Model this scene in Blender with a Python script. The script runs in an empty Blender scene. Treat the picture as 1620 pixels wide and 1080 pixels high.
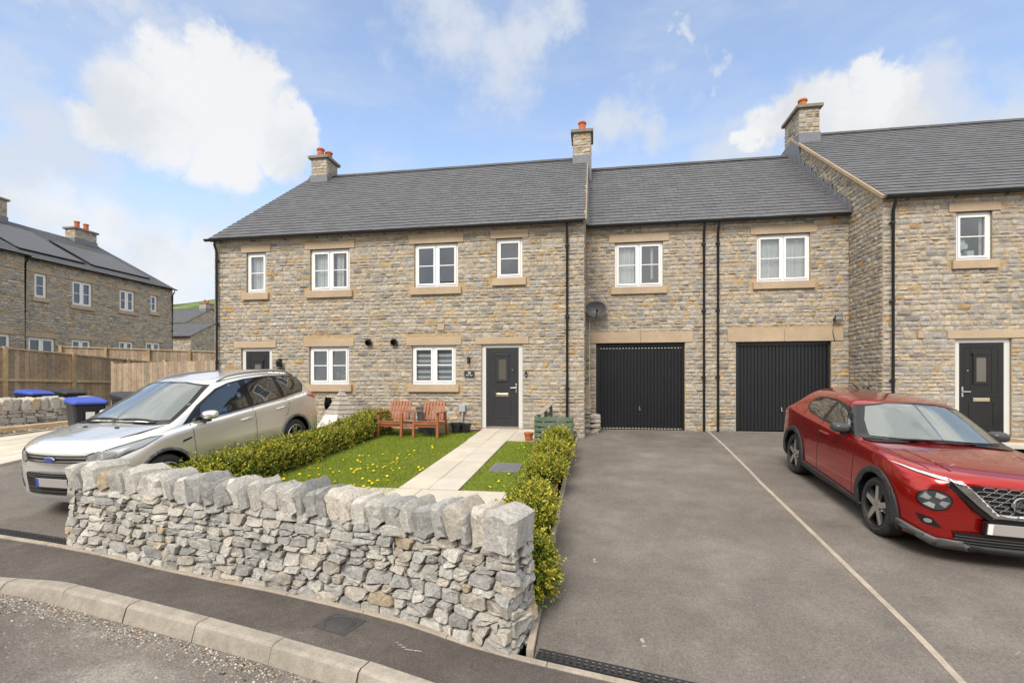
import bpy, bmesh, math, random
import numpy as np
from mathutils import Vector, Matrix, noise
from mathutils.bvhtree import BVHTree
R = math.radians
rnd = random.Random(7)
scene = bpy.context.scene
COL = scene.collection

# ------------------------------------------------------------------ camera, sky, sun, exposure
YAW = math.atan(0.163)
CAM_Z = 1.13
cd = bpy.data.cameras.new('camera'); cam = bpy.data.objects.new('camera', cd); COL.objects.link(cam)
cam.location = (0, 0, CAM_Z); cam.rotation_euler = (R(90), 0, YAW)
cd.sensor_width = 36; cd.lens = 36 * 780 / 1620; cd.shift_y = 65 / 1620; cd.clip_start = 0.05; cd.clip_end = 3000
scene.camera = cam
SUN_EL, SUN_AZ = R(46), R(-14)          # azimuth from the house normal: light from the front left
scene.view_settings.view_transform = 'Standard'; scene.view_settings.look = 'None'
scene.view_settings.exposure = 0.93; scene.view_settings.gamma = 1
scene.view_settings.use_curve_mapping = False

W = bpy.data.worlds.new('World'); scene.world = W; W.use_nodes = True
nt = W.node_tree; nt.nodes.clear()
def N(t, **kw):
    n = nt.nodes.new(t)
    for k, v in kw.items(): setattr(n, k, v)
    return n
def lk(a, b): nt.links.new(a, b)
def val(n, k, v): n.inputs[k].default_value = v
def mth(op, a, b=None, c=None, clamp=False):
    n = N('ShaderNodeMath', operation=op, use_clamp=clamp)
    for i, x in enumerate((a, b, c)):
        if x is None: continue
        if isinstance(x, (int, float)): n.inputs[i].default_value = x
        else: lk(x, n.inputs[i])
    return n.outputs[0]
def smooth(x, lo, hi):
    n = N('ShaderNodeMapRange', interpolation_type='SMOOTHSTEP')
    lk(x, n.inputs[0]); val(n, 1, lo); val(n, 2, hi); val(n, 3, 0); val(n, 4, 1)
    return n.outputs[0]
def wnoise(vec, scale, detail=6, rough=.55, lac=2.0):
    n = N('ShaderNodeTexNoise'); lk(vec, n.inputs['Vector']); val(n, 'Scale', scale); val(n, 'Detail', detail); val(n, 'Roughness', rough)
    return n
def mixc(f, a, b):
    n = N('ShaderNodeMix', data_type='RGBA')
    if isinstance(f, (int, float)): n.inputs[0].default_value = f
    else: lk(f, n.inputs[0])
    for i, x in ((6, a), (7, b)):
        if isinstance(x, tuple): n.inputs[i].default_value = (*x, 1)
        else: lk(x, n.inputs[i])
    return n.outputs[2]
out = N('ShaderNodeOutputWorld'); bg = N('ShaderNodeBackground'); lk(bg.outputs[0], out.inputs[0]); val(bg, 'Strength', 0.15)
sky = N('ShaderNodeTexSky', sky_type='NISHITA', sun_disc=False, sun_elevation=SUN_EL, sun_rotation=R(180) + SUN_AZ, air_density=1.0, dust_density=0.6, ozone_density=1.6, altitude=300)
tc = N('ShaderNodeTexCoord'); D = tc.outputs['Generated']
dn = wnoise(D, 7, 8, .62)
off = N('ShaderNodeVectorMath', operation='SUBTRACT'); lk(dn.outputs['Color'], off.inputs[0]); off.inputs[1].default_value = (.5, .5, .5)
dn2 = wnoise(D, 22, 6, .6)
off2 = N('ShaderNodeVectorMath', operation='SUBTRACT'); lk(dn2.outputs['Color'], off2.inputs[0]); off2.inputs[1].default_value = (.5, .5, .5)
def vscale(o, s):
    n = N('ShaderNodeVectorMath', operation='SCALE'); lk(o, n.inputs[0]); n.inputs['Scale'].default_value = s; return n.outputs[0]
def vadd(a, b):
    n = N('ShaderNodeVectorMath', operation='ADD'); lk(a, n.inputs[0]); lk(b, n.inputs[1]); return n.outputs[0]
DD = vadd(vadd(D, vscale(off.outputs[0], .12)), vscale(off2.outputs[0], .055))
def sdir(az, el):                       # compass direction of a cloud: azimuth from the house normal (+ right), elevation
    return (math.sin(R(az)) * math.cos(R(el)), math.cos(R(az)) * math.cos(R(el)), math.sin(R(el)))
def blobs(lst, vec, soft):
    acc = None
    for az, el, r in lst:
        n = N('ShaderNodeVectorMath', operation='DISTANCE'); lk(vec, n.inputs[0]); n.inputs[1].default_value = sdir(az, el)
        q = smooth(n.outputs['Value'], r, r * soft)
        acc = q if acc is None else mth('MAXIMUM', acc, q)
    return acc
CUMULUS = [(-42.4, 25.5, .095), (-37.8, 25.3, .09), (-46.6, 24.2, .078), (-40.6, 29.2, .05), (-44.9, 21.6, .066), (-39.8, 21.7, .07), (-35.2, 23.4, .058), (-32.8, 25.5, .044), (-49.1, 22.0, .05), (-37.0, 28.3, .058), (-44.2, 27.5, .054),
           (26.9, 25.2, .056), (23.9, 25.3, .054), (28.8, 23.5, .042), (21.8, 25.0, .042), (26.4, 27.3, .036), (18.5, 24.7, .043), (16.1, 24.3, .028), (29.7, 22.0, .04), (24, 22, .06),]
LOWBANK = [(-52.0, 14.0, .066), (-48.6, 13.6, .072), (-44.9, 12.1, .078), (-54.6, 14.4, .05), (-41.4, 11.4, .072), (-40.9, 13.2, .053), (-43.5, 9.9, .06), (-50, 9, .10), (-42, 6, .09)]
VEIL = [(9.0, 32.7, .030), (-12, 33, .11), (30, 20, .12), (36, 15, .16), (-17.3, 35.7, .11), (-8.5, 34.9, .10), (-4.1, 35.8, .064), (-47.3, 30.6, .09), (-53.1, 28.4, .06), (13.0, 31.7, .036), (32.2, 21.7, .10), (3.0, 26.3, .09), (14.3, 24.0, .11), (-53.5, 18.5, .128), (-27.0, 16.6, .20), (22.9, 21.0, .15), (35.7, 19.7, .10)]
cum = mth('MAXIMUM', blobs(CUMULUS, DD, .52), mth('MULTIPLY', blobs(LOWBANK, DD, .2), .85))
DV = vadd(D, vscale(off.outputs[0], .30))
veil = blobs(VEIL, DV, .1)
# streaky high cloud and unseen cloud banks added for soft fill light
mp = N('ShaderNodeMapping'); lk(D, mp.inputs[0]); mp.inputs['Scale'].default_value = (1, 1, 3.2); mp.inputs['Rotation'].default_value = (0, R(14), 0)
st = smooth(wnoise(mp.outputs[0], 2.6, 9, .62).outputs['Fac'], .42, .74)
sx = N('ShaderNodeSeparateXYZ'); lk(D, sx.inputs[0])
back = smooth(sx.outputs['Y'], .40, .08)                      # keeps the added fill cloud behind the camera
fill_bank = mth('MULTIPLY', smooth(wnoise(D, 2.2, 7, .55).outputs['Fac'], .22, .42), back)
low = smooth(sx.outputs['Z'], .44, .04)
veil_all = mth('MAXIMUM', mth('MULTIPLY', veil, .93), mth('ADD', mth('MULTIPLY', st, .52), mth('MULTIPLY', low, .74)), clamp=True)
veil_all = mth('ADD', mth('MULTIPLY', veil_all, .80), .20, clamp=True)
shade = wnoise(DD, 5, 5, .5).outputs['Fac']
cl_white = mixc(smooth(shade, .36, .60), (2.62, 2.70, 2.80), (3.25, 3.25, 3.25))
skyc = mixc(veil_all, sky.outputs[0], (2.45, 2.65, 2.98))
skyc = mixc(mth('MULTIPLY', cum, .93), skyc, cl_white)
over = mth('MULTIPLY', smooth(sx.outputs['Z'], .635, .73), smooth(wnoise(D, 3.5, 6, .6).outputs['Fac'], .26, .46))  # unseen cloud overhead, added to grey the reflections and neutralise zenith light
fill_bank = mth('MAXIMUM', fill_bank, over)
skyc = mixc(mth('MULTIPLY', fill_bank, .95), skyc, mixc(smooth(shade, .36, .60), (3.9, 3.9, 3.9), (5.6, 5.5, 5.35)))  # added banks are brighter than the visible cloud, as frontal fill
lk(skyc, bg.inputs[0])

sd = bpy.data.lights.new('sun', 'SUN'); sun = bpy.data.objects.new('sun', sd); COL.objects.link(sun)
sd.energy = 1.9; sd.angle = R(26); sd.color = (1, .93, .83)
dvec = Vector((math.sin(SUN_AZ) * math.cos(SUN_EL), -math.cos(SUN_AZ) * math.cos(SUN_EL), math.sin(SUN_EL)))
sun.rotation_euler = dvec.to_track_quat('Z', 'Y').to_euler(); sun.location = (-8, -12, 20)

# ------------------------------------------------------------------ materials
MATS = {}
def mat(name, col=(.5, .5, .5), rough=.8, spec=.5, metal=0, attr=False, ns=None, na=.2, bs=None, bd=.3, coat=0, n2=None, emis=None, bdist=.01):
    """Principled surface; ns/na: noise scale and amount on the colour; bs/bd: bump noise scale and strength; n2: (scale, colour, low, high) patches of a second colour"""
    if name in MATS: return MATS[name]
    m = bpy.data.materials.new(name); m.use_nodes = True; t = m.node_tree; b = t.nodes['Principled BSDF']; MATS[name] = m
    L = t.links.new
    b.inputs['Base Color'].default_value = (*col, 1); b.inputs['Roughness'].default_value = rough
    b.inputs['Specular IOR Level'].default_value = spec; b.inputs['Metallic'].default_value = metal; b.inputs['Coat Weight'].default_value = coat
    b.inputs['Coat Roughness'].default_value = .03
    tcn = t.nodes.new('ShaderNodeTexCoord')
    cur = None
    if attr:
        a = t.nodes.new('ShaderNodeAttribute'); a.attribute_name = 'col'; cur = a.outputs['Color']
    def nz(scale, detail=6, rough_=.6):
        n = t.nodes.new('ShaderNodeTexNoise'); L(tcn.outputs['Object'], n.inputs['Vector']); n.inputs['Scale'].default_value = scale
        n.inputs['Detail'].default_value = detail; n.inputs['Roughness'].default_value = rough_; return n.outputs['Fac']
    def mixn(f, a_, b_, mode='MIX'):
        n = t.nodes.new('ShaderNodeMix'); n.data_type = 'RGBA'; n.blend_type = mode
        if isinstance(f, (int, float)): n.inputs[0].default_value = f
        else: L(f, n.inputs[0])
        for i, x in ((6, a_), (7, b_)):
            if isinstance(x, tuple): n.inputs[i].default_value = (*x[:3], 1)
            else: L(x, n.inputs[i])
        return n.outputs[2]
    def mr(x, lo, hi, a_, b_):
        n = t.nodes.new('ShaderNodeMapRange'); L(x, n.inputs[0])
        for i, q in enumerate((lo, hi, a_, b_)): n.inputs[i + 1].default_value = q
        return n.outputs[0]
    if n2:
        for (sc, c2, lo, hi) in (n2 if isinstance(n2, list) else [n2]):
            cur = mixn(mr(nz(sc, 8, .65), lo, hi, 0, 1), cur if cur is not None else col, c2)
    if ns:
        for s_, a_ in (zip(ns, na) if isinstance(ns, tuple) else ((ns, na),)):
            k = mr(nz(s_), .3, .7, 1 - a_, 1 + a_)
            cmb = t.nodes.new('ShaderNodeCombineColor')
            for i in range(3): L(k, cmb.inputs[i])
            cur = mixn(1.0, cur if cur is not None else col, cmb.outputs[0], 'MULTIPLY')
    if cur is not None: L(cur, b.inputs['Base Color'])
    if bs:
        bp = t.nodes.new('ShaderNodeBump'); bp.inputs['Strength'].default_value = bd; bp.inputs['Distance'].default_value = bdist
        L(nz(bs, 8, .65), bp.inputs['Height']); L(bp.outputs[0], b.inputs['Normal'])
    return m
def glass_mat(name, tint=(.9, .95, .95), fac=.3, rough=.0):
    if name in MATS: return MATS[name]
    m = bpy.data.materials.new(name); m.use_nodes = True; t = m.node_tree; t.nodes.clear(); MATS[name] = m
    o = t.nodes.new('ShaderNodeOutputMaterial'); mx = t.nodes.new('ShaderNodeMixShader'); g = t.nodes.new('ShaderNodeBsdfGlossy'); tr = t.nodes.new('ShaderNodeBsdfTransparent')
    lw = t.nodes.new('ShaderNodeLayerWeight'); lw.inputs['Blend'].default_value = .25
    r = t.nodes.new('ShaderNodeMapRange'); t.links.new(lw.outputs['Fresnel'], r.inputs[0])
    r.inputs[1].default_value = 0; r.inputs[2].default_value = 1; r.inputs[3].default_value = fac; r.inputs[4].default_value = 1
    t.links.new(r.outputs[0], mx.inputs[0])
    g.inputs['Roughness'].default_value = rough; g.inputs['Color'].default_value = (.93, .96, 1, 1); tr.inputs['Color'].default_value = (*tint, 1)
    t.links.new(tr.outputs[0], mx.inputs[1]); t.links.new(g.outputs[0], mx.inputs[2]); t.links.new(mx.outputs[0], o.inputs[0])
    return m
def slab_mat(name):
    return mat(name, (.52, .47, .40), .9, .3, ns=(2.2, 60), na=(.10, .10), bs=80, bd=.15, attr=True)

STONE = mat('house stone', attr=True, rough=.95, spec=.2, ns=(9, 30, 110), na=(.14, .24, .24), bs=38, bd=.9, bdist=.025)
WSTONE = mat('dry limestone', attr=True, rough=.95, spec=.2, ns=(7, 30, 120), na=(.14, .22, .25), bs=40, bd=.9, bdist=.015, n2=[(3.5, (.50, .45, .37), .58, .76), (16, (.19, .185, .175), .62, .74)])
SANDSTONE = mat('sawn sandstone', (.425, .33, .23), .9, .25, ns=(1.6, 30), na=(.12, .10), bs=120, bd=.15)
SLATE = mat('roof slate', attr=True, rough=.62, spec=.4, ns=(5, 40), na=(.12, .14), bs=60, bd=.25)
LEAD = mat('lead flashing', (.16, .17, .19), .6, .4, ns=14, na=.2, bs=20, bd=.3)
BLACKP = mat('black rainwater plastic', (.012, .012, .013), .35, .5)
UPVC = mat('white window plastic', (.80, .80, .80), .35, .5)
UPVCG = mat('pale grey door frame', (.60, .60, .585), .4, .5)
PANE = glass_mat('window glass', fac=.13)
DOORDK = mat('dark grained door', (.021, .022, .026), .45, .5, ns=(3, 60), na=(.12, .15), bs=50, bd=.2)
DOORBK = mat('black door', (.010, .010, .011), .4, .5, ns=30, na=.15)
GARAGED = mat('black garage steel', (.010, .011, .014), .38, .5, ns=(2, 20), na=(.15, .08))
STEEL = mat('brushed steel', (.62, .61, .60), .3, .5, 1)
CHROME = mat('chrome trim', (.60, .60, .615), .14, .5, 1)
TERRA = mat('terracotta', (.43, .125, .055), .85, .25, ns=(5, 18), na=(.2, .2), bs=40, bd=.1)
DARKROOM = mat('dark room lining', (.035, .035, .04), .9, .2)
CURTAIN = mat('pale curtain', (.62, .62, .60), .9, .2, ns=4, na=.1)
BLIND = mat('white striped blind', (.70, .70, .72), .8, .2)
BLINDG = mat('grey blind stripe', (.26, .27, .30), .8, .2)

DASH = mat('dashed strip', (.75, .75, .75), .5); _t = DASH.node_tree; _c = _t.nodes.new('ShaderNodeTexCoord'); _s = _t.nodes.new('ShaderNodeSeparateXYZ'); _t.links.new(_c.outputs['Object'], _s.inputs[0])
_m = _t.nodes.new('ShaderNodeMath'); _m.operation = 'WRAP'; _t.links.new(_s.outputs['X'], _m.inputs[0]); _m.inputs[1].default_value = .085; _m.inputs[2].default_value = 0
_g = _t.nodes.new('ShaderNodeMath'); _g.operation = 'GREATER_THAN'; _t.links.new(_m.outputs[0], _g.inputs[0]); _g.inputs[1].default_value = .035
_x = _t.nodes.new('ShaderNodeMix'); _x.data_type = 'RGBA'; _t.links.new(_g.outputs[0], _x.inputs[0]); _x.inputs[6].default_value = (.01, .01, .012, 1); _x.inputs[7].default_value = (.7, .7, .7, 1); _t.links.new(_x.outputs[2], _t.nodes['Principled BSDF'].inputs['Base Color'])
# ------------------------------------------------------------------ mesh building
INVS = {}
class MB:
    def __init__(s): s.v = []; s.f = []; s.m = []; s.c = []; s.col = (1, 1, 1); s.mi = 0
    def vert(s, p): s.v.append((p[0], p[1], p[2])); s.c.append(s.col); return len(s.v) - 1
    def face(s, ids): s.f.append(tuple(ids)); s.m.append(s.mi)
    def poly(s, pts): s.face([s.vert(p) for p in pts])
    def obox(s, c, ax, h):
        c = Vector(c); a, b, d = [Vector(x) * k for x, k in zip(ax, h)]
        ids = [s.vert(c + a * i + b * j + d * k) for i in (-1, 1) for j in (-1, 1) for k in (-1, 1)]
        for q in ((0, 1, 3, 2), (4, 6, 7, 5), (0, 4, 5, 1), (2, 3, 7, 6), (0, 2, 6, 4), (1, 5, 7, 3)): s.face([ids[i] for i in q])
    def box(s, x0, x1, y0, y1, z0, z1):
        s.obox(((x0 + x1) / 2, (y0 + y1) / 2, (z0 + z1) / 2), ((1, 0, 0), (0, 1, 0), (0, 0, 1)), ((x1 - x0) / 2, (y1 - y0) / 2, (z1 - z0) / 2))
    def bar(s, p0, p1, w, h, up=(0, 0, 1)):
        p0, p1 = Vector(p0), Vector(p1); d = (p1 - p0); L = d.length; d.normalize(); u = Vector(up); sd_ = d.cross(u)
        if sd_.length < 1e-4: sd_ = d.cross(Vector((1, 0, 0)))
        sd_.normalize(); u2 = sd_.cross(d)
        s.obox((p0 + p1) / 2, (d, sd_, u2), (L / 2, w / 2, h / 2))
    def pbox(s, pl, u0, u1, z0, z1, d0, d1):
        O, U, Nn = pl
        s.obox(O + U * ((u0 + u1) / 2) + Vector((0, 0, (z0 + z1) / 2)) + Nn * ((d0 + d1) / 2), (U, Vector((0, 0, 1)), Nn), ((u1 - u0) / 2, (z1 - z0) / 2, (d1 - d0) / 2))
    def tube(s, pts, r, n=10, cap=True):
        pts = [Vector(p) for p in pts]; rr = r if isinstance(r, (list, tuple)) else [r] * len(pts); rings = []
        for i, p in enumerate(pts):
            d = (pts[min(i + 1, len(pts) - 1)] - pts[max(i - 1, 0)]).normalized()
            a = d.cross(Vector((0, 0, 1)))
            if a.length < 1e-3: a = d.cross(Vector((1, 0, 0)))
            a.normalize(); b = d.cross(a)
            rings.append([s.vert(p + (a * math.cos(2 * math.pi * k / n) + b * math.sin(2 * math.pi * k / n)) * rr[i]) for k in range(n)])
        for A, B in zip(rings, rings[1:]):
            for k in range(n): s.face((A[k], A[(k + 1) % n], B[(k + 1) % n], B[k]))
        if cap: s.face(rings[0][::-1]); s.face(rings[-1])
    def lathe(s, prof, c, ax=(0, 0, 1), n=24):
        c = Vector(c); ax = Vector(ax).normalized(); a = ax.orthogonal().normalized(); b = ax.cross(a); rings = []
        for r, z in prof:
            rings.append([s.vert(c + ax * z + (a * math.cos(2 * math.pi * k / n) + b * math.sin(2 * math.pi * k / n)) * r) for k in range(n)] if r > 1e-6 else [s.vert(c + ax * z)])
        for A, B in zip(rings, rings[1:]):
            if len(A) == 1 and len(B) == 1: continue
            for k in range(n):
                k2 = (k + 1) % n
                if len(A) == 1: s.face((A[0], B[k2], B[k]))
                elif len(B) == 1: s.face((A[k], A[k2], B[0]))
                else: s.face((A[k], A[k2], B[k2], B[k]))
    def prism(s, pts, off):
        off = Vector(off); a = [s.vert(p) for p in pts]; b = [s.vert(Vector(p) + off) for p in pts]
        s.face(a[::-1]); s.face(b)
        for k in range(len(a)): s.face((a[k], a[(k + 1) % len(a)], b[(k + 1) % len(a)], b[k]))
    def build(s, name, mats, parent=None, smooth=None, bevel=0):
        me = bpy.data.meshes.new(name); me.from_pydata(s.v, [], s.f)
        mats = mats if isinstance(mats, (list, tuple)) else [mats]
        for m in mats: me.materials.append(m)
        if len(mats) > 1: me.polygons.foreach_set('material_index', s.m)
        if any(c != (1, 1, 1) for c in s.c):
            a = me.color_attributes.new('col', 'FLOAT_COLOR', 'POINT')
            a.data.foreach_set('color', np.concatenate([np.array(s.c, dtype=np.float32), np.ones((len(s.c), 1), np.float32)], 1).ravel())
        return link(name, me, parent, smooth, bevel)
def link(name, me, parent=None, smooth=None, bevel=0):
    if smooth is not None:
        me.polygons.foreach_set('use_smooth', [True] * len(me.polygons))
        if smooth < 180: me.set_sharp_from_angle(angle=R(smooth))
    me.update()
    o = bpy.data.objects.new(name, me); COL.objects.link(o)
    if parent is not None:
        o.parent = parent
        if parent.name in INVS: o.matrix_parent_inverse = INVS[parent.name]
    if bevel:
        b = o.modifiers.new('bevel', 'BEVEL'); b.width = bevel; b.segments = 2; b.limit_method = 'ANGLE'
    return o
def np_mesh(name, V, F, mats, parent=None, cols=None, smooth=None):
    me = bpy.data.meshes.new(name); V = np.asarray(V, np.float32); F = np.asarray(F, np.int32); k = F.shape[1]
    me.vertices.add(len(V)); me.vertices.foreach_set('co', V.ravel()); me.loops.add(F.size); me.loops.foreach_set('vertex_index', F.ravel())
    me.polygons.add(len(F)); me.polygons.foreach_set('loop_start', np.arange(0, F.size, k, dtype=np.int32)); me.polygons.foreach_set('loop_total', np.full(len(F), k, np.int32))
    me.update(calc_edges=True)
    for m in (mats if isinstance(mats, (list, tuple)) else [mats]): me.materials.append(m)
    if cols is not None:
        a = me.color_attributes.new('col', 'FLOAT_COLOR', 'POINT'); a.data.foreach_set('color', np.concatenate([np.asarray(cols, np.float32), np.ones((len(V), 1), np.float32)], 1).ravel())
    return link(name, me, parent, smooth)
def tag(o, label, cat, group=None, kind=None):
    if label: o['label'] = label
    if cat: o['category'] = cat
    if group: o['group'] = group
    if kind: o['kind'] = kind
    return o
def struct(o): o['kind'] = 'structure'; return o
def thing(name, loc, label, cat, group=None, rot=None):
    """Empty at the thing's base. Without rot its parts are written in world coordinates, with rot in the thing's own."""
    o = bpy.data.objects.new(name, None); COL.objects.link(o); o.location = loc; o.empty_display_size = .2
    if rot is not None: o.rotation_euler = rot
    else: INVS[o.name] = Matrix.Translation(-Vector(loc))
    return tag(o, label, cat, group)
def text_mesh(name, body, size, M, matl, parent, extrude=.002, align='CENTER'):
    cu = bpy.data.curves.new(name, 'FONT'); cu.body = body; cu.size = size; cu.extrude = extrude; cu.align_x = align; cu.align_y = 'CENTER'
    o = bpy.data.objects.new('tmp', cu); COL.objects.link(o); bpy.context.view_layer.update()
    me = bpy.data.meshes.new_from_object(o.evaluated_get(bpy.context.evaluated_depsgraph_get())); bpy.data.objects.remove(o); bpy.data.curves.remove(cu)
    me.transform(M); me.materials.clear(); me.materials.append(matl); me.name = name
    return link(name, me, parent)
Z = Vector((0, 0, 1))
def plane(O, U, Nn): return (Vector(O), Vector(U), Vector(Nn))
FRONT = plane((0, 12.2, 0), (1, 0, 0), (0, -1, 0))
GAR = plane((0, 13.65, 0), (1, 0, 0), (0, -1, 0))
GABLE = plane((6.4, 0, 0), (0, 1, 0), (-1, 0, 0))
LEFTB = plane((-23.5, 0, 0), (0, 1, 0), (1, 0, 0))
LEFTC = plane((-23.35, 0, 0), (0, 1, 0), (1, 0, 0))
def P(pl, u, z, d=0): return pl[0] + pl[1] * u + Z * z + pl[2] * d

# ------------------------------------------------------------------ ground heights
PY = [0, 3.0, 3.7, 6.5, 9.3, 11.5, 13.65, 60]; PZ = [-1.35, -1.05, -.98, -.70, -.43, -.27, -.15, -.15]
def gz(Y): return float(np.interp(Y, PY, PZ))
def G(X, Y):                                                     # driveways: the left one is higher, the right one falls away sideways
    if X < -4.9: return float(np.interp(Y, [4.2, 4.9, 6.03, 8.7, 10.5, 12.2], [-.80, -.71, -.54, -.24, -.12, -.10]))
    return gz(Y) - .05 * min(max(0, X - 3.38), 5) * min(1, max(0, (12 - Y) / 2.5))
def PV(X): return -.73 - .0436 * (max(-9, min(X, 6)) + 6)       # pavement level: it falls to the right
def LZ(Y): return max(-.45, -.06 - .058 * (12.1 - Y))           # lawn level

# ------------------------------------------------------------------ stonework
def stone_col(kind):
    r = rnd.random()
    if kind == 'house':
        b = rnd.uniform(.84, 1.14)
        if r < .03: c = (.42, .30, .165)
        elif r < .26: c = (.425, .365, .285)
        elif r < .50: c = (.335, .322, .30)
        elif r < .56: c = (.25, .245, .235)
        else: c = (.40, .37, .322)
    elif kind == 'wall':
        b = rnd.uniform(.82, 1.16)
        if r < .022: c = (.42, .35, .25)
        elif r < .22: c = (.41, .375, .325)
        elif r < .5: c = (.33, .325, .31)
        else: c = (.43, .415, .38)
    else:
        b = rnd.uniform(.8, 1.15)
        c = (.45, .36, .25) if r < .3 else ((.40, .37, .33) if r < .75 else (.33, .33, .33))
    return tuple(x * b for x in c)
def stone_rect(mb, pl, u0, u1, z0, z1, d, gap=.007, fine=True, warp=True):
    uc, zc = (u0 + u1) / 2, (z0 + z1) / 2; hu, hz = (u1 - u0) / 2 - gap, (z1 - z0) / 2 - gap
    if hu < .012 or hz < .012: return
    q = min(.35, .028 / hu); qz = .42
    j = lambda a: rnd.uniform(-a, a)
    shp = [(-1, -1 + qz), (-1 + q, -1), (0, -1), (1 - q, -1), (1, -1 + qz), (1, 1 - qz), (1 - q, 1), (0, 1), (-1 + q, 1), (-1, 1 - qz)] if fine else [(-1, -1), (1, -1), (1, 1), (-1, 1)]
    tu, tz = j(.13), j(.26)
    A = []; B = []; C = []
    for a, b in shp:
        uu = uc + a * hu + j(.006); zz = zc + b * hz + j(.006)
        if warp: zz += .013 * noise.noise((uu * 1.3 + 31, zz * 1.1, pl[0].y * .3))
        k = d * rnd.uniform(.35, .6)
        A.append(mb.vert(P(pl, uu, zz, -.006)))
        B.append(mb.vert(P(pl, uu, zz, k)))
        iu, iz = max(.25, 1 - .022 / hu), max(.25, 1 - .020 / hz)
        uu2 = uc + a * hu * iu; zz2 = zc + b * hz * iz
        if warp: zz2 += .013 * noise.noise((uu2 * 1.3 + 31, zz2 * 1.1, pl[0].y * .3))
        C.append(mb.vert(P(pl, uu2, zz2, d + tu * (uu2 - uc) + tz * (zz2 - zc) + j(.005))))
    n = len(shp)
    for k in range(n):
        k2 = (k + 1) % n
        mb.face((A[k], A[k2], B[k2], B[k])); mb.face((B[k], B[k2], C[k2], C[k]))
    ce = mb.vert(P(pl, uc, zc + (.013 * noise.noise((uc * 1.3 + 31, zc * 1.1, pl[0].y * .3)) if warp else 0), d + rnd.uniform(.002, .020)))
    for k in range(n): mb.face((C[k], C[(k + 1) % n], ce))
def rubble(mb, pl, u0, u1, z0, z1, openings=(), top=None, h=(.07, .145), w=(.10, .30), dep=(.006, .020), kind='house', fine=True):
    """top(z) -> (ua, ub): the course's own limits (a gable)"""
    edges = sorted({e for o in openings for e in (o[2], o[3])})
    z = z0
    while z < z1 - .03:
        hh = rnd.uniform(*h)
        for e in edges:
            if z + .05 <= e < z + hh * 1.35: hh = e - z; break
        if z + hh > z1 - .04: hh = z1 - z
        a, b = (u0, u1) if top is None else top(z + hh)
        if b - a > .1:
            iv = [(a, b)]
            for o in openings:
                if z + hh > o[2] + .012 and z < o[3] - .012:
                    nv = []
                    for p, q in iv:
                        if o[1] <= p or o[0] >= q: nv.append((p, q)); continue
                        if o[0] - p > .03: nv.append((p, o[0]))
                        if q - o[1] > .03: nv.append((o[1], q))
                    iv = nv
            for p, q in iv:
                u = p
                while u < q - .005:
                    ww = rnd.uniform(*w) * (1 if hh > .1 else 1.15)
                    if q - u - ww < w[0] * .75: ww = q - u
                    mb.col = stone_col(kind)
                    if hh > .135 and ww < .34 and rnd.random() < .22:
                        f = rnd.uniform(.4, .6); stone_rect(mb, pl, u, u + ww, z, z + hh * f, rnd.uniform(*dep), fine=fine)
                        mb.col = stone_col(kind); stone_rect(mb, pl, u, u + ww, z + hh * f, z + hh, rnd.uniform(*dep), fine=fine)
                    else: stone_rect(mb, pl, u, u + ww, z, z + hh, rnd.uniform(*dep), fine=fine)
                    u += ww
        z += hh
    mb.col = (1, 1, 1)
MORTAR = (.43, .32, .19)
def wall_panel(mb, pl, u0, u1, z0, z1, holes=(), reveal=.13):
    """mortar face with real holes and their reveals"""
    mb.col = MORTAR
    us = sorted({u0, u1, *[x for h in holes for x in h[:2]]}); zs = sorted({z0, z1, *[x for h in holes for x in h[2:4]]})
    for a, b in zip(us, us[1:]):
        for c, d in zip(zs, zs[1:]):
            um, zm = (a + b) / 2, (c + d) / 2
            if any(h[0] < um < h[1] and h[2] < zm < h[3] for h in holes): continue
            mb.poly([P(pl, a, c), P(pl, b, c), P(pl, b, d), P(pl, a, d)])
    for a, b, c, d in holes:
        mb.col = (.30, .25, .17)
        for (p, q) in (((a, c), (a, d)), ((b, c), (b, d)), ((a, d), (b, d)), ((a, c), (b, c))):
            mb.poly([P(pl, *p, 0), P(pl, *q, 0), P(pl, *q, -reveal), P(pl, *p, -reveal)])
    mb.col = (1, 1, 1)

# ------------------------------------------------------------------ roofs
def slates(mb, O, U, S, length, slope_len, gauge=.225, w=.32, trim=None):
    """O: eave corner; U along the eave; S up the slope (unit vectors)"""
    O, U, S = Vector(O), Vector(U), Vector(S); Nn = U.cross(S).normalized()
    if Nn.z < 0: Nn = -Nn
    rows = int(slope_len / gauge + .5); gauge = slope_len / rows
    for r in range(rows):
        s0 = r * gauge; s1 = s0 + gauge * 1.12
        u = -rnd.uniform(0, .03) - (w / 2 if r % 2 else 0)
        while u < length:
            a, b = max(u, 0) + .003, min(u + w, length) - .003; u += w
            if b - a < .03: continue
            g = rnd.uniform(.90, 1.09); t = rnd.uniform(-.004, .004); mb.col = ((.096 + t) * g, .098 * g, (.105 - t * .5) * g)
            l0 = .020 + rnd.uniform(-.002, .003); l1 = .004; dj = rnd.uniform(-.006, .006)
            p = [O + U * a + S * (s0 + dj) + Nn * l0, O + U * b + S * (s0 + dj) + Nn * l0, O + U * b + S * s1 + Nn * l1, O + U * a + S * s1 + Nn * l1]
            q = [x - Nn * .010 for x in p]
            ids = [mb.vert(x) for x in p + q]
            for fc in ((0, 1, 2, 3), (0, 4, 5, 1), (1, 5, 6, 2), (3, 7, 4, 0)): mb.face([ids[i] for i in fc])
    mb.col = (.05, .05, .055)
    mb.poly([O - Nn * .012, O + U * length - Nn * .012, O + U * length + S * slope_len - Nn * .012, O + S * slope_len - Nn * .012])
    mb.col = (1, 1, 1)
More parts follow.
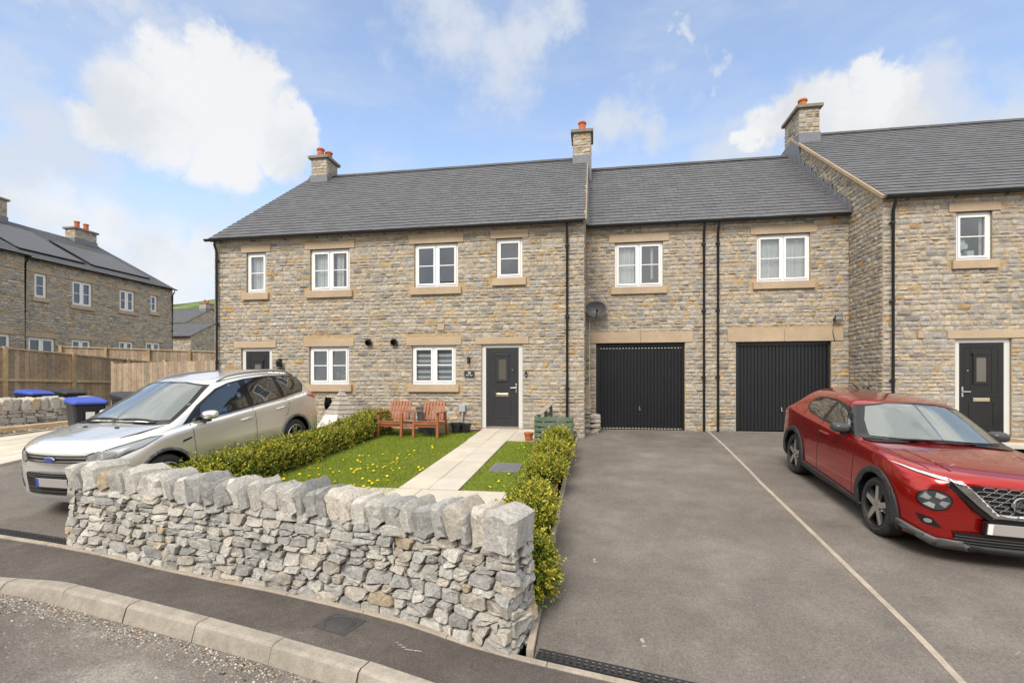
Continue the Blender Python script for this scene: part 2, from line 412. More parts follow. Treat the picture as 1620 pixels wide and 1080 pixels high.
def ridge_tiles(mb, p0, p1, n, drop=.10, half=.13):
    p0, p1 = Vector(p0), Vector(p1); d = (p1 - p0) / n; dn_ = d.normalized(); sdv = dn_.cross(Z).normalized()
    for k in range(n):
        a = p0 + d * k + dn_ * .004; b = p0 + d * (k + 1) - dn_ * .004; lift = Z * (.004 * (k % 2))
        ids = [mb.vert(x + lift) for x in (a - sdv * half - Z * drop, a + Z * .025, a + sdv * half - Z * drop, b - sdv * half - Z * drop, b + Z * .025, b + sdv * half - Z * drop)]
        for fc in ((0, 1, 4, 3), (1, 2, 5, 4)): mb.face([ids[i] for i in fc])
        ids = [mb.vert(x + lift) for x in (a - sdv * half - Z * drop, a + Z * .025, a + sdv * half - Z * drop, a + Z * -.02)]; mb.face(ids)
        ids = [mb.vert(x + lift) for x in (b - sdv * half - Z * drop, b + Z * .025, b + sdv * half - Z * drop, b + Z * -.02)]; mb.face(ids)

# ------------------------------------------------------------------ windows and doors
def frame_bars(mb, pl, u0, u1, z0, z1, w, d0, d1):
    mb.pbox(pl, u0, u1, z1 - w, z1, d0, d1); mb.pbox(pl, u0, u1, z0, z0 + w, d0, d1)
    mb.pbox(pl, u0, u0 + w, z0 + w, z1 - w, d0, d1); mb.pbox(pl, u1 - w, u1, z0 + w, z1 - w, d0, d1)
def window(house, pl, u0, u1, z0, z1, lights=2, curtain=None, bars=True, sill=True, lintel=True, simple=False, hole=None, so=.10, lo=.15):
    m = MB(); fw = .055; sw = .048
    frame_bars(m, pl, u0, u1, z0, z1, fw, -.115, -.055)
    cells = [(u0 + fw, u1 - fw)] if lights == 1 else [(u0 + fw, (u0 + u1) / 2 - .03), ((u0 + u1) / 2 + .03, u1 - fw)]
    if lights == 2: m.pbox(pl, (u0 + u1) / 2 - .03, (u0 + u1) / 2 + .03, z0 + fw, z1 - fw, -.113, -.057)
    m.pbox(pl, u0 + fw, u1 - fw, z1 - fw - .012, z1 - fw, -.10, -.046)
    pn = MB()
    for a, b in cells:
        a += .004; b -= .004
        frame_bars(m, pl, a, b, z0 + fw + .004, z1 - fw - .014, sw, -.10, -.040)
        if bars: m.pbox(pl, a + sw, b - sw, (z0 + z1) / 2 - .012, (z0 + z1) / 2 + .012, -.088, -.058)
        tl = rnd.uniform(-.006, .006); tv = rnd.uniform(-.004, .004)
        pn.poly([P(pl, a + sw - .005, z0 + fw + sw, -.078), P(pl, b - sw + .005, z0 + fw + sw, -.078 + tl), P(pl, b - sw + .005, z1 - fw - sw - .01, -.078 + tl + tv), P(pl, a + sw - .005, z1 - fw - sw - .01, -.078 + tv)])
    f = m.build('window', UPVC, house, bevel=0 if simple else .006)
    pn.build('pane', PANE, f)
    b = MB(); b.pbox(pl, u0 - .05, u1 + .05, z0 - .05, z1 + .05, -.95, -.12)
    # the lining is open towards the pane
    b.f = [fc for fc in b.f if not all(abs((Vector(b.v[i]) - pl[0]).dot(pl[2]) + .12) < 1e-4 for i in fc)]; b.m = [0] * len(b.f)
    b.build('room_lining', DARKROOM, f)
    if curtain:
        c = MB()
        for kind, a, e, zz0, zz1 in curtain:
            ua, ub = u0 + (u1 - u0) * a, u0 + (u1 - u0) * e; za, zb = z0 + (z1 - z0) * zz0, z0 + (z1 - z0) * zz1
            if kind == 'fold':
                n = max(6, int((ub - ua) / .025)); ids = []
                for k in range(n + 1):
                    u = ua + (ub - ua) * k / n; dd = -.18 + .022 * math.sin(k * 1.9) + .01 * math.sin(k * .7)
                    ids.append((c.vert(P(pl, u, za, dd)), c.vert(P(pl, u, zb, dd))))
                for (p, q), (r_, s_) in zip(ids, ids[1:]): c.face((p, r_, s_, q))
            elif kind == 'stripe':
                z = za; k = 0
                while z < zb: 
                    c.mi = k % 2; c.pbox(pl, ua, ub, z, min(z + .066, zb), -.15, -.146); z += .07; k += 1
                c.mi = 0
        c.build('blind' if curtain[0][0] == 'stripe' else 'curtain', [BLIND if curtain[0][0] == 'stripe' else CURTAIN, BLINDG], f)
    if sill:
        s = MB(); s.pbox(pl, u0 - so, u1 + so, sill[0], sill[1], -.10, .075); s.build('sill', SANDSTONE, f, bevel=.008)
    if lintel:
        s = MB(); s.pbox(pl, u0 - lo, u1 + lo, lintel[0], lintel[1], -.12, .030); s.build('lintel', SANDSTONE, f, bevel=.006)
    return f
def front_door(house, pl, u0, u1, z0, z1, leafmat, handle_right=True, lintel=None, glasscol=None):
    m = MB(); fw = .11; a, b = u0 + fw, u1 - fw; t = z1 - .095; bt = z0 + .05
    m.pbox(pl, a, b, bt, t, -.095, -.055)
    cx = (a + b) / 2
    frame_bars(m, pl, cx - .16, cx + .16, z0 + 1.17, z0 + 1.82, .06, -.055, -.035)        # glazing surround
    m.pbox(pl, cx - .18, cx + .18, z0 + 1.82, z0 + 1.86, -.055, -.025)
    for (p, q, r_, s_) in ((a + .10, cx - .20, z0 + .98, t - .12), (cx + .20, b - .10, z0 + .98, t - .12), (a + .10, b - .10, t - .10, t - .085), (a + .10, b - .10, z0 + .9, z0 + .92), (a + .10, b - .10, z0 + .16, z0 + .175)):
        frame_bars(m, pl, p, q, r_, max(s_, r_ + .02), .008, -.055, -.050)
    frame_bars(m, pl, a + .18, b - .18, z0 + .26, z0 + .80, .02, -.055, -.047)
    d = m.build('door', leafmat, house, bevel=.004)
    f = MB(); f.pbox(pl, u0, u1, t + .004, z1, -.12, -.045); f.pbox(pl, u0, a - .004, z0, t + .004, -.12, -.045); f.pbox(pl, b + .004, u1, z0, t + .004, -.12, -.045)
    f.build('door_frame', UPVCG, d, bevel=.006)
    s = MB(); s.pbox(pl, a, b, z0, z0 + .045, -.12, -.03); s.build('threshold', STEEL, d)
    g = MB(); g.pbox(pl, cx - .10, cx + .10, z0 + 1.23, z0 + 1.76, -.060, -.050); g.build('door_pane', mat('door glass', (.10, .09, .075), .12, .8), d)
    h = MB(); hx = b - .06 if handle_right else a + .06; sg = -1 if handle_right else 1
    h.pbox(pl, hx - .018, hx + .018, z0 + .90, z0 + 1.12, -.055, -.045); h.pbox(pl, min(hx, hx + sg * .14), max(hx, hx + sg * .14), z0 + 1.00, z0 + 1.025, -.02, -.005); h.pbox(pl, hx - .010, hx + .010, z0 + 1.0, z0 + 1.025, -.05, -.008)
    h.build('handle', STEEL, d, bevel=.003)
    l = MB(); l.pbox(pl, cx - .16, cx + .16, z0 + .80, z0 + .88, -.055, -.043); l.pbox(pl, cx - .13, cx + .13, z0 + .815, z0 + .865, -.043, -.036); l.build('letterbox', mat('pale brass', (.72, .62, .42), .3, .5, 1), d, bevel=.004)
    k = MB(); kx = cx + (.26 if handle_right else -.26); k.lathe([(0, .01), (.014, .008), (.016, 0)], P(pl, kx, z0 + 1.47, -.055), pl[2], 12); k.build('spy_hole', STEEL, d)
    if lintel:
        s = MB(); s.pbox(pl, lintel[0], lintel[1], lintel[2], lintel[3], -.12, .03); s.build('lintel', SANDSTONE, d, bevel=.006)
    return d
def garage_door(house, pl, u0, u1, z0, z1, lintel, stitch=True):
    m = MB(); fw = .06; a, b, t = u0 + fw, u1 - fw, z1 - .10
    n = int((b - a) / .085); st_ = (b - a) / n; prof = []
    for k in range(n):
        x = a + k * st_; prof += [(x, -.10), (x + st_ * .62, -.10), (x + st_ * .72, -.122), (x + st_ * .90, -.122)]
    prof.append((b, -.10)); ids = [(m.vert(P(pl, x, z0 + .03, d)), m.vert(P(pl, x, t, d))) for x, d in prof]
    for (p, q), (r_, s_) in zip(ids, ids[1:]): m.face((p, r_, s_, q))
    d = m.build('garage_door', GARAGED, house)
    f = MB(); f.pbox(pl, u0, u1, t, z1, -.13, -.07); f.pbox(pl, u0, a, z0, t, -.13, -.07); f.pbox(pl, b, u1, z0, t, -.13, -.07); f.build('door_frame', GARAGED, d, bevel=.005)
    h = MB(); hu = (u0 + u1) / 2; h.lathe([(0, .05), (.018, .05), (.018, .03), (.01, .02), (.01, 0), (.03, 0)], P(pl, hu, z0 + .55, -.10), pl[2], 12); h.pbox(pl, hu - .012, hu + .012, z0 + .55, z0 + .64, -.10, -.085); h.build('handle', STEEL, d)
    if stitch:
        for zz in (t - .038, z0 + .040):
            s = MB(); s.pbox(pl, a + .01, b - .01, zz - .007, zz + .007, -.10, -.095); s.build('draught_strip', DASH, d)
    s = MB(); um = (lintel[0] + lintel[1]) / 2
    s.pbox(pl, lintel[0], um - .003, lintel[2], lintel[3], -.14, .030); s.pbox(pl, um + .003, lintel[1], lintel[2], lintel[3], -.14, .030); s.build('lintel', SANDSTONE, d, bevel=.006)
    return d
def gutter(house, p0, p1, r=.06):
    m = MB(); p0, p1 = Vector(p0), Vector(p1); d = (p1 - p0).normalized(); o = d.cross(Z).normalized(); n = 10; rings = []
    for p in (p0, p1):
        rings.append([m.vert(p + o * (r * math.cos(math.pi * k / n)) - Z * (r * math.sin(math.pi * k / n))) for k in range(n + 1)] + [m.vert(p + o * ((r - .006) * math.cos(math.pi * k / n)) - Z * ((r - .006) * math.sin(math.pi * k / n))) for k in range(n, -1, -1)])
    A, B = rings
    for k in range(len(A)): m.face((A[k], A[(k + 1) % len(A)], B[(k + 1) % len(A)], B[k]))
    for rg in rings: m.face(rg[:n + 1])
    L = (p1 - p0).length; b = m; k = .45
    while k < L:
        c = p0 + d * k; b.bar(c + Z * .02, c - Z * .085, .02, .03, d); b.bar(c - Z * .075, c - Z * .075 + o * -.16 if False else c - Z * .075 + Vector((0, .14, 0)) if abs(d.x) > .5 else c - Z * .075 + o * .14, .02, .02); k += .95
    return m.build('gutter', BLACKP, house)
def downpipe(house, pl, u, z0, z1, r=.034, top_d=.16):
    m = MB(); m.tube([P(pl, u, z1, top_d), P(pl, u, z1 - .10, top_d), P(pl, u, z1 - .28, .075), P(pl, u, z0, .075)], r, 12)
    z = z1 - .5
    while z > z0 + .2: m.tube([P(pl, u, z, .075), P(pl, u, z - .05, .075)], r + .008, 12); m.pbox(pl, u - .06, u + .06, z - .035, z - .015, .02, .06); z -= 1.75
    return m.build('downpipe', BLACKP, house, smooth=50)
def chimney(house, x0, x1, y0, y1, z0, z1, pots, lead_h=.28, kind='house'):
    m = MB(); pf = plane((0, y0, 0), (1, 0, 0), (0, -1, 0)); pb = plane((0, y1, 0), (1, 0, 0), (0, 1, 0)); pL = plane((x0, 0, 0), (0, 1, 0), (-1, 0, 0)); pR = plane((x1, 0, 0), (0, 1, 0), (1, 0, 0))
    m.col = MORTAR; m.box(x0, x1, y0, y1, z0, z1)
    for pl, a, b in ((pf, x0, x1), (pb, x0, x1), (pL, y0, y1), (pR, y0, y1)): rubble(m, pl, a, b, z0, z1, w=(.12, .3), h=(.09, .16), kind='house')
    c = m.build('chimney', STONE, house, smooth=40)
    k = MB(); k.box(x0 - .09, x1 + .09, y0 - .09, y1 + .09, z1, z1 + .10); k.build('capstone', mat('weathered cap', (.22, .19, .145), .9, .2, ns=6, na=.2, bs=50, bd=.3), c, bevel=.01)
    for (px, py, ph) in pots:
        q = MB(); q.lathe([(.0, 0), (.135, 0), (.125, .05), (.112, ph), (.14, ph + .01), (.14, ph + .05), (.13, ph + .07), (.11, ph + .07), (.10, ph - .08), (0, ph - .08)], (px, py, z1 + .10), n=20); q.build('chimney_pot', TERRA, c, smooth=40)
    l = MB(); l.box(x0 - .030, x1 + .030, y0 - .035, y1 + .035, z0 - .6, z0 + lead_h); l.build('flashing', LEAD, c)
    return c
# ------------------------------------------------------------------ the setting: ground sheets
def sheet(name, matl, left, right, ys, zf, nx=12, dz=0, cols=None):
    V = []; F = []
    for y in ys:
        a, b = left(y), right(y)
        for i in range(nx + 1):
            x = a + (b - a) * i / nx; V.append((x, y, zf(x, y) + dz))
    for j in range(len(ys) - 1):
        for i in range(nx):
            k = j * (nx + 1) + i; F.append((k, k + 1, k + nx + 2, k + nx + 1))
    return struct(np_mesh(name, V, F, matl, smooth=180))
def fr(a, b, n): return [a + (b - a) * i / n for i in range(n + 1)]
TARMAC = mat('driveway tarmac', (.152, .136, .121), .93, .25, ns=(.55, 3.2, 42, 140), na=(.10, .09, .20, .42), bs=170, bd=.6, bdist=.006,
             n2=[(1.1, (.200, .180, .160), .48, .76), (.45, (.108, .095, .085), .54, .76), (5, (.235, .215, .195), .64, .80), (75, (.40, .38, .35), .66, .71)])
PAVE = mat('pavement tarmac', (.100, .087, .079), .93, .25, ns=(1.2, 9, 60, 140), na=(.18, .12, .22, .50), bs=190, bd=.7, bdist=.006,
           n2=[(1.6, (.14, .125, .112), .56, .74), (70, (.36, .33, .31), .665, .71), (2.4, (.20, .17, .145), .68, .80)])
ROAD = mat('road tarmac', (.185, .165, .147), .95, .25, ns=(.8, 6, 60), na=(.18, .16, .38), bs=120, bd=1, bdist=.012,
           n2=[(.9, (.26, .24, .215), .50, .62), (60, (.42, .39, .35), .655, .70), (40, (.07, .06, .055), .66, .71)])
CONC = mat('kerb concrete', (.315, .283, .24), .92, .25, ns=(1.5, 10, 90), na=(.16, .16, .20), bs=110, bd=.4, bdist=.004, n2=[(3, (.24, .21, .175), .54, .74), (9, (.46, .43, .38), .64, .78)])
EDGE = mat('edging concrete', (.36, .31, .255), .92, .25, ns=(5, 60), na=(.18, .16), bs=90, bd=.4)
SOIL = mat('garden soil', (.085, .050, .030), .98, .1, ns=(6, 40), na=(.3, .4), bs=45, bd=1, bdist=.03)
TURF = mat('turf', (.14, .175, .026), .95, .1, ns=(2.5, 22, 90), na=(.25, .35, .35), bs=60, bd=1, bdist=.03, n2=[(1.5, (.17, .165, .045), .60, .78)])
FIELD = mat('hill field', (.12, .165, .06), .95, .1, ns=(.02, .2), na=(.3, .3), n2=(.012, (.06, .085, .035), .48, .54))
def terr(x, y):
    if y < 4: return -1.55
    z = float(np.interp(y, [4, 5, 12, 14, 60, 140, 700], [-1.5, -1.15, -.45, -.30, .3, 3, 3]))
    if x < -11.5: z += float(np.interp(-x, [11.5, 16, 20, 40], [0, .18, .55, .6])) * float(np.interp(y, [5, 9], [0, 1]))
    return z
xs_ = [-600, -300, -120, -60, -40, -30, -24, -20, -18, -16, -14, -12, -11, -8, -4, 0, 4, 8, 14, 25, 60, 150, 400]; ys_ = [-200, -60, -20, -5, 0, 4, 4.6, 5, 6, 7, 8, 9, 10, 11, 12, 13, 14, 16, 20, 30, 60, 140, 300, 700]
V = [(x, y, terr(x, y)) for y in ys_ for x in xs_]; nx_ = len(xs_)
F = [(j * nx_ + i, j * nx_ + i + 1, (j + 1) * nx_ + i + 1, (j + 1) * nx_ + i) for j in range(len(ys_) - 1) for i in range(nx_ - 1)]
struct(np_mesh('ground', V, F, mat('rough ground', (.13, .12, .075), .95, .1, ns=(.5, 8), na=(.3, .3), bs=20, bd=.6)))
V = []; F = []; n = 40
for j in range(14):
    for i in range(n + 1):
        x = -460 + 620 * i / n; y = 170 + 26 * j; h = 90 * math.sin(min(1, j / 11) * math.pi / 2) * (1 - .45 * ((x + 150) / 330) ** 2) + 5 * noise.noise((x * .012, y * .012, 3))
        V.append((x, y, max(-2, h if j else -2)))
for j in range(13):
    for i in range(n): k = j * (n + 1) + i; F.append((k, k + 1, k + n + 2, k + n + 1))
struct(np_mesh('hill', V, F, FIELD, smooth=180))

KB = [(-12, 4.45), (-7.5, 4.14), (-5.78, 4.02), (-5.14, 3.98), (-4.26, 3.86), (-3.36, 3.72), (-2.33, 3.54), (-1.59, 3.40), (-1.16, 3.29), (0, 2.97), (1.5, 2.45), (4, 1.5), (8, -.2)]
ED = [(-12, 5.05), (-7.13, 4.80), (-6.03, 4.72), (-5.32, 4.63), (-4.51, 4.48), (-3.67, 4.36), (-3.06, 4.29), (-2.57, 4.21), (-2.01, 4.11), (-1.55, 4.01), (-.97, 3.81), (-.5, 3.70), (.37, 3.56), (2.6, 3.2), (8, 2.2)]
def yi(pl_, x): return float(np.interp(x, [p[0] for p in pl_], [p[1] for p in pl_]))
def kerb_drop(x): return float(np.interp(x, [-5.9, -4.9], [.085, 0]))
# road, pavement
V = []; F = []
xr = fr(-40, 40, 80)
for x in xr:
    for y in (-40, -10, -2, 0, 1, 2, 3, 3.6, yi(KB, x) - .08): V.append((x, min(y, yi(KB, x) - .08) if y > -3 else y, PV(x) - .125))
m_ = 9
for i in range(80):
    for j in range(m_ - 1): k = i * m_ + j; F.append((k, k + m_, k + m_ + 1, k + 1))
struct(np_mesh('road', V, F, ROAD, smooth=180))
V = []; F = []; xr = fr(-12, 8, 120)
for x in xr:
    a, b = yi(KB, x) - .05, yi(ED, x) + .02
    for k in range(9): V.append((x, a + (b - a) * k / 8, PV(x) - (kerb_drop(x) * (1 - k / 8))))
for i in range(120):
    for j in range(8): k = i * 9 + j; F.append((k, k + 9, k + 10, k + 1))
struct(np_mesh('pavement', V, F, PAVE, smooth=180))
# kerb stones: one structure, each stone with its joint
kb = MB(); L_ = [0]; 
pts = [(x, yi(KB, x)) for x in fr(-11.5, 7, 370)]
for p, q in zip(pts, pts[1:]): L_.append(L_[-1] + math.hypot(q[0] - p[0], q[1] - p[1]))
def kat(s): return float(np.interp(s, L_, [p[0] for p in pts])), float(np.interp(s, L_, [p[1] for p in pts]))
def kerb_secs(s):
    x, y = kat(s); x2, y2 = kat(s + .05); d = Vector((x2 - x, y2 - y, 0)).normalized(); nrm = Vector((d.y, -d.x, 0)); zt = PV(x) + .012 - kerb_drop(x); zb = PV(x) - .135
    c = Vector((x, y, 0))
    return [c + Z * (zt - .1), c + Z * zt, c + nrm * .095 + Z * zt, c + nrm * .125 + Z * (zt - .018), c + nrm * .155 + Z * (zb + .035), c + nrm * .162 + Z * zb]
s = .35; SL = .80
while s < L_[-1] - 1:
    rings = []
    sh = Vector((rnd.uniform(-.004, .004), rnd.uniform(-.004, .004), rnd.uniform(-.003, .003)))
    for k in range(5):
        ring = [kb.vert(p + sh) for p in kerb_secs(s + .005 + (SL - .010) * k / 4)]; rings.append(ring)
    for A, B in zip(rings, rings[1:]):
        for k in range(5): kb.face((A[k], B[k], B[k + 1], A[k + 1]))
    kb.face(rings[0]); kb.face(rings[-1]); s += SL
struct(kb.build('kerb', CONC, smooth=30))
# edging in front of the wall and drives
e = MB(); s = 0; xs2 = fr(-12, 8, 24)
for x0, x1 in zip(xs2, xs2[1:]):
    seg = fr(x0 + .003, x1 - .003, 4); rings = []
    for x in seg:
        y = yi(ED, x); zt = PV(x) + .012; rings.append([e.vert(v) for v in ((x, y - .03, zt - .1), (x, y - .03, zt - .004), (x, y - .024, zt), (x, y + .028, zt), (x, y + .034, zt - .1))])
    for A, B in zip(rings, rings[1:]):
        for k in range(4): e.face((A[k], B[k], B[k + 1], A[k + 1]))
    e.face(rings[0]); e.face(rings[-1])
struct(e.build('edging_kerb', EDGE))
# drives, with a pale dividing kerb; the drains lie at their foot
def sepx(y): return float(np.interp(y, [3, 3.9, 4.9, 6.3, 8.7, 13.3, 13.6], [2.55, 2.57, 2.60, 2.64, 2.71, 2.99, 3.0]))
ys = fr(3.3, 13.66, 40)
def front_y(x): return yi(ED, x) + .035
V = []; F = []; xs3 = fr(-.44, 16, 60)
for x in xs3:
    for k in range(41): y = front_y(x) + (13.66 - front_y(x)) * k / 40; V.append((x, y, G(x, y) if y > 4.4 else PV(x) + (G(x, 4.4) - PV(x)) * (y - front_y(x)) / (4.4 - front_y(x))))
for i in range(60):
    for j in range(40): k = i * 41 + j; F.append((k, k + 41, k + 42, k + 1))
struct(np_mesh('driveway', V, F, TARMAC, smooth=180))
V = []; F = []; xs3 = fr(-12, -4.95, 30)
for x in xs3:
    for k in range(31): y = front_y(x) + (12.3 - front_y(x)) * k / 30; V.append((x, y, G(x, y) if y > 5.6 else PV(x) + (G(x, 5.6) - PV(x)) * (y - front_y(x)) / (5.6 - front_y(x))))
for i in range(30):
    for j in range(30): k = i * 31 + j; F.append((k, k + 31, k + 32, k + 1))
struct(np_mesh('neighbour_driveway', V, F, TARMAC, smooth=180))
def strip(name, matl, fx, w, y0, y1, zf, n, gap, h=.012):
    m = MB(); yy = fr(y0, y1, n)
    for a, b in zip(yy, yy[1:]):
        sub = fr(a + gap, b - gap, 3); rings = []
        for y in sub:
            x = fx(y); zt = zf(x, y) + h; rings.append([m.vert(v) for v in ((x - w / 2, y, zt - .12), (x - w / 2, y, zt), (x + w / 2, y, zt), (x + w / 2, y, zt - .12))])
        for A, B in zip(rings, rings[1:]):
            for k in range(3): m.face((A[k], B[k], B[k + 1], A[k + 1]))
        m.face(rings[0]); m.face(rings[-1])
    return struct(m.build(name, matl))
def dz_(x, y): return G(x, y) if y > 4.4 else PV(x) + (G(x, 4.4) - PV(x)) * (y - front_y(x)) / (4.4 - front_y(x))
strip('drive_divider', EDGE, sepx, .055, 3.30, 13.6, dz_, 11, .002, .006)
strip('lawn_edging', EDGE, lambda y: float(np.interp(y, [3.7, 6, 9, 12.2], [-.475, -.47, -.45, -.36])), .055, 3.76, 12.1, dz_, 9, .003, .05)
# lawn bed: soil, with turf sheets on it
V = []; F = []
for i in range(25):
    for k in range(41):
        f = i / 24; y0 = yi(ED, -5.6 + 5.1 * f) + .26; y = y0 + (12.2 - y0) * k / 40; xl = -5.62 if y > 5.4 else float(np.interp(y, [4.5, 5.4], [-5.3, -5.62])); xr_ = float(np.interp(y, [3.7, 6, 9, 12.2], [-.5, -.495, -.475, -.385])); x = xl + (xr_ - xl) * f
        V.append((x, y, max(LZ(y), G(x, y) + .01) if x < -5.3 else LZ(y) - (.10 if x > -.75 and y < 5.2 else 0)))
for i in range(24):
    for k in range(40): q = i * 41 + k; F.append((q, q + 41, q + 42, q + 1))
struct(np_mesh('garden_soil', V, F, SOIL, smooth=180))
PX0, PX1 = -2.70, -1.83
TE = lambda y: -4.93 + .10 * noise.noise((y * .9, 2, 0)) + (.0 if y > 6.5 else 0)
sheet('lawn', TURF, TE, lambda y: PX0 - .02, fr(4.6, 11.75, 40), lambda x, y: LZ(y) + .012, 16)
sheet('small_lawn', TURF, lambda y: PX1 + .02, lambda y: -.80 + .06 * noise.noise((y * 1.3, 5, 0)), fr(6.58, 10.5, 24), lambda x, y: LZ(y) + .012, 10)
# paving slabs of the path, the landing and the cross path
SLAB = slab_mat('paving slabs'); sl = MB()
def slab(x0, x1, y0, y1, zf=LZ):
    g = rnd.uniform(.93, 1.06); sl.col = (.50 * g, .455 * g, .385 * g * rnd.uniform(.97, 1.03)); j = rnd.uniform(-.003, .003)
    pts_ = [(x0 + .004, y0 + .004), (x1 - .004, y0 + .004), (x1 - .004, y1 - .004), (x0 + .004, y1 - .004)]
    sl.prism([(x, y, zf(y) - .04) for x, y in pts_], (0, 0, .066 + j))
y = 6.6
while y < 10.5:
    y2 = min(y + .6, 10.5) if y + .9 < 10.5 else 10.5
    slab(PX0, (PX0 + PX1) / 2, y, y2); slab((PX0 + PX1) / 2, PX1, y, y2); y = y2
for x0, x1 in ((-2.72, -2.27), (-2.27, -1.82), (-1.82, -1.36), (-1.36, -.9)):
    for y0, y1 in ((10.5, 11.1), (11.1, 11.7), (11.7, 12.17)): slab(x0, x1, y0, y1)
for x0, x1 in ((-3.55, -2.95), (-2.95, -2.35), (-2.35, -1.75), (-1.75, -1.15), (-1.15, -.51)):
    for y0, y1 in ((5.7, 6.15), (6.15, 6.59)): slab(x0, x1, y0, y1)
for x0, x1 in ((7.1, 7.7), (7.7, 8.3), (8.3, 8.9), (8.9, 9.5), (9.5, 10.1)):
    for y0, y1 in ((10.7, 11.2), (11.2, 11.7), (11.7, 12.17)): slab(x0, x1, y0, y1, lambda y: -.13 + .05)
for i in range(10):
    for j in range(8): slab(-16.6 + .6 * i, -16 + .6 * i, 7.3 + .6 * j, 7.9 + .6 * j, lambda y: G(-12, y) + .02)
sl.col = (1, 1, 1)
struct(sl.build('path', SLAB))

# worn white marks and scuffs on the tarmac
mk = MB()
def blot(x, y, rx, ry, zf, n=11, ang=0):
    pts_ = []
    for k in range(n):
        a = 2 * math.pi * k / n; r = rnd.uniform(.55, 1.1); u, v = rx * r * math.cos(a), ry * r * math.sin(a); xx, yy = x + u * math.cos(ang) - v * math.sin(ang), y + u * math.sin(ang) + v * math.cos(ang); pts_.append((xx, yy, zf(xx, yy) + .004))
    mk.poly(pts_)
for x, y, rx, ry in ((.02, 5.47, .018, .035), (.03, 5.41, .030, .02), (.40, 4.09, .020, .04), (.405, 4.02, .022, .02)): blot(x, y, rx, ry, dz_)
for k in range(26): blot(rnd.uniform(.1, 5), rnd.uniform(3.6, 8.5), rnd.uniform(.004, .011), rnd.uniform(.004, .011), dz_, 6)
for k in range(9): blot(rnd.uniform(.9, 3.2), rnd.uniform(4, 7), rnd.uniform(.03, .09), .003, dz_, 8, rnd.uniform(-.6, .9))
for k in range(7): blot(-1.52 + .035 * k, 3.66 - .012 * k + .012 * abs(k - 3), .026, .010, lambda x, y: PV(x) + .001, 8, .1)
struct(mk.build('paint_marks', mat('worn white mark', (.33, .31, .285), .95, .1, ns=(30, 90), na=(.25, .3))))
# ------------------------------------------------------------------ the houses
def roof_pair(house, x0, x1, ye, ze, yr, zr, back=True, overhang=0):
    S = Vector((0, yr - ye, zr - ze)); Ls = S.length; S.normalize(); m = MB()
    slates(m, (x0, ye, ze), (1, 0, 0), S, x1 - x0, Ls)
    if back:
        m.col = (.07, .071, .075); m.poly([(x0, yr, zr), (x1, yr, zr), (x1, 2 * yr - ye, ze), (x0, 2 * yr - ye, ze)]); m.col = (1, 1, 1)
    r = m.build('roof', SLATE, house)
    t = MB(); ridge_tiles(t, (x0, yr, zr + .05), (x1, yr, zr + .05), int((x1 - x0) / .9)); t.build('ridge_tiles', mat('ridge tile', (.062, .062, .066), .7, .4, ns=9, na=.2), r)
    return r
def shell(m, x0, x1, y0, y1, z0, ze, yr, zr, left=True, right=True):
    """side, back and gable walls of a house"""
    m.col = MORTAR
    m.poly([(x0, y1, z0), (x1, y1, z0), (x1, y1, ze), (x0, y1, ze)])
    for x, on in ((x0, left), (x1, right)):
        if on: m.poly([(x, y0, z0), (x, y1, z0), (x, y1, ze), (x, yr, zr - .05), (x, y0, ze)])
    m.col = (1, 1, 1)
# --- the pair with the two front doors
H = thing('stone_house', (-5.3, 12.2, 0), 'wide stone house with two dark front doors and a stack at each end', 'house')
wins = [('w', -9.38, -8.79, 3.58, 4.69, 1), ('w', -7.48, -6.35, 3.58, 4.69, 2), ('w', -4.55, -3.39, 3.58, 4.71, 2), ('w', -2.39, -1.73, 3.75, 4.75, 1), ('g', -7.51, -6.37, 1.08, 2.09, 2), ('g', -4.62, -3.45, 1.08, 2.09, 2)]
doors = [(-9.54, -8.61, -.12, 2.08), (-2.77, -1.72, -.02, 2.10)]
holes = [w[1:5] for w in wins] + doors
opn = list(holes)
for k, a, b, c, d, n in wins: opn += [(a - .16, b + .16, d, d + (.20 if k == 'w' else .19)), (a - .18, b + .18, c - .19, c)]
opn += [(-9.75, -8.48, 2.08, 2.26), (-2.92, -1.57, 2.10, 2.27), (-3.93, -3.73, 2.46, 2.65)]
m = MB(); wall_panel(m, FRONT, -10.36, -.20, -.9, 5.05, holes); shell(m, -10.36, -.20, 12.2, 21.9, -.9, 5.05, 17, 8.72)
rubble(m, FRONT, -10.36, -.20, -.75, 5.03, opn)
pr = plane((-10.36, 0, 0), (0, 1, 0), (-1, 0, 0)); rubble(m, pr, 12.2, 21.9, -.75, 8.5, top=lambda z: (12.2, 21.9) if z < 5.05 else (12.2 + (z - 5.05) / .748, 21.8 - (z - 5.05) / .748), fine=False, h=(.11, .18))
pr = plane((-.20, 0, 0), (0, 1, 0), (1, 0, 0)); rubble(m, pr, 12.2, 17.5, -.5, 8.5, top=lambda z: (12.2, 13.65) if z < 5.05 else (12.25 + (z - 5.05) / .748, 17.5))
m.build('wall', STONE, H, smooth=40)
rf = roof_pair(H, -10.44, -.17, 12.05, 5.08, 17, 8.75)
vm = MB(); vm.bar((-.185, 12.1, 5.05), (-.185, 16.95, 8.66), .09, .10); vm.build('verge', mat('verge mortar', (.30, .25, .18), .9, .2, ns=20, na=.2, bs=50, bd=.4), rf); vm = MB(); vm.bar((-10.40, 12.1, 5.05), (-10.40, 16.95, 8.66), .08, .10); vm.build('verge', mat('verge mortar', (.30, .25, .18), .9, .2, ns=20, na=.2, bs=50, bd=.4), rf)
W1 = [(('fold', .02, .98, 0, 1),), (('fold', .02, .46, 0, 1), ('fold', .60, .78, 0, 1)), None, None, None, (('stripe', .04, .96, .02, .98),)]
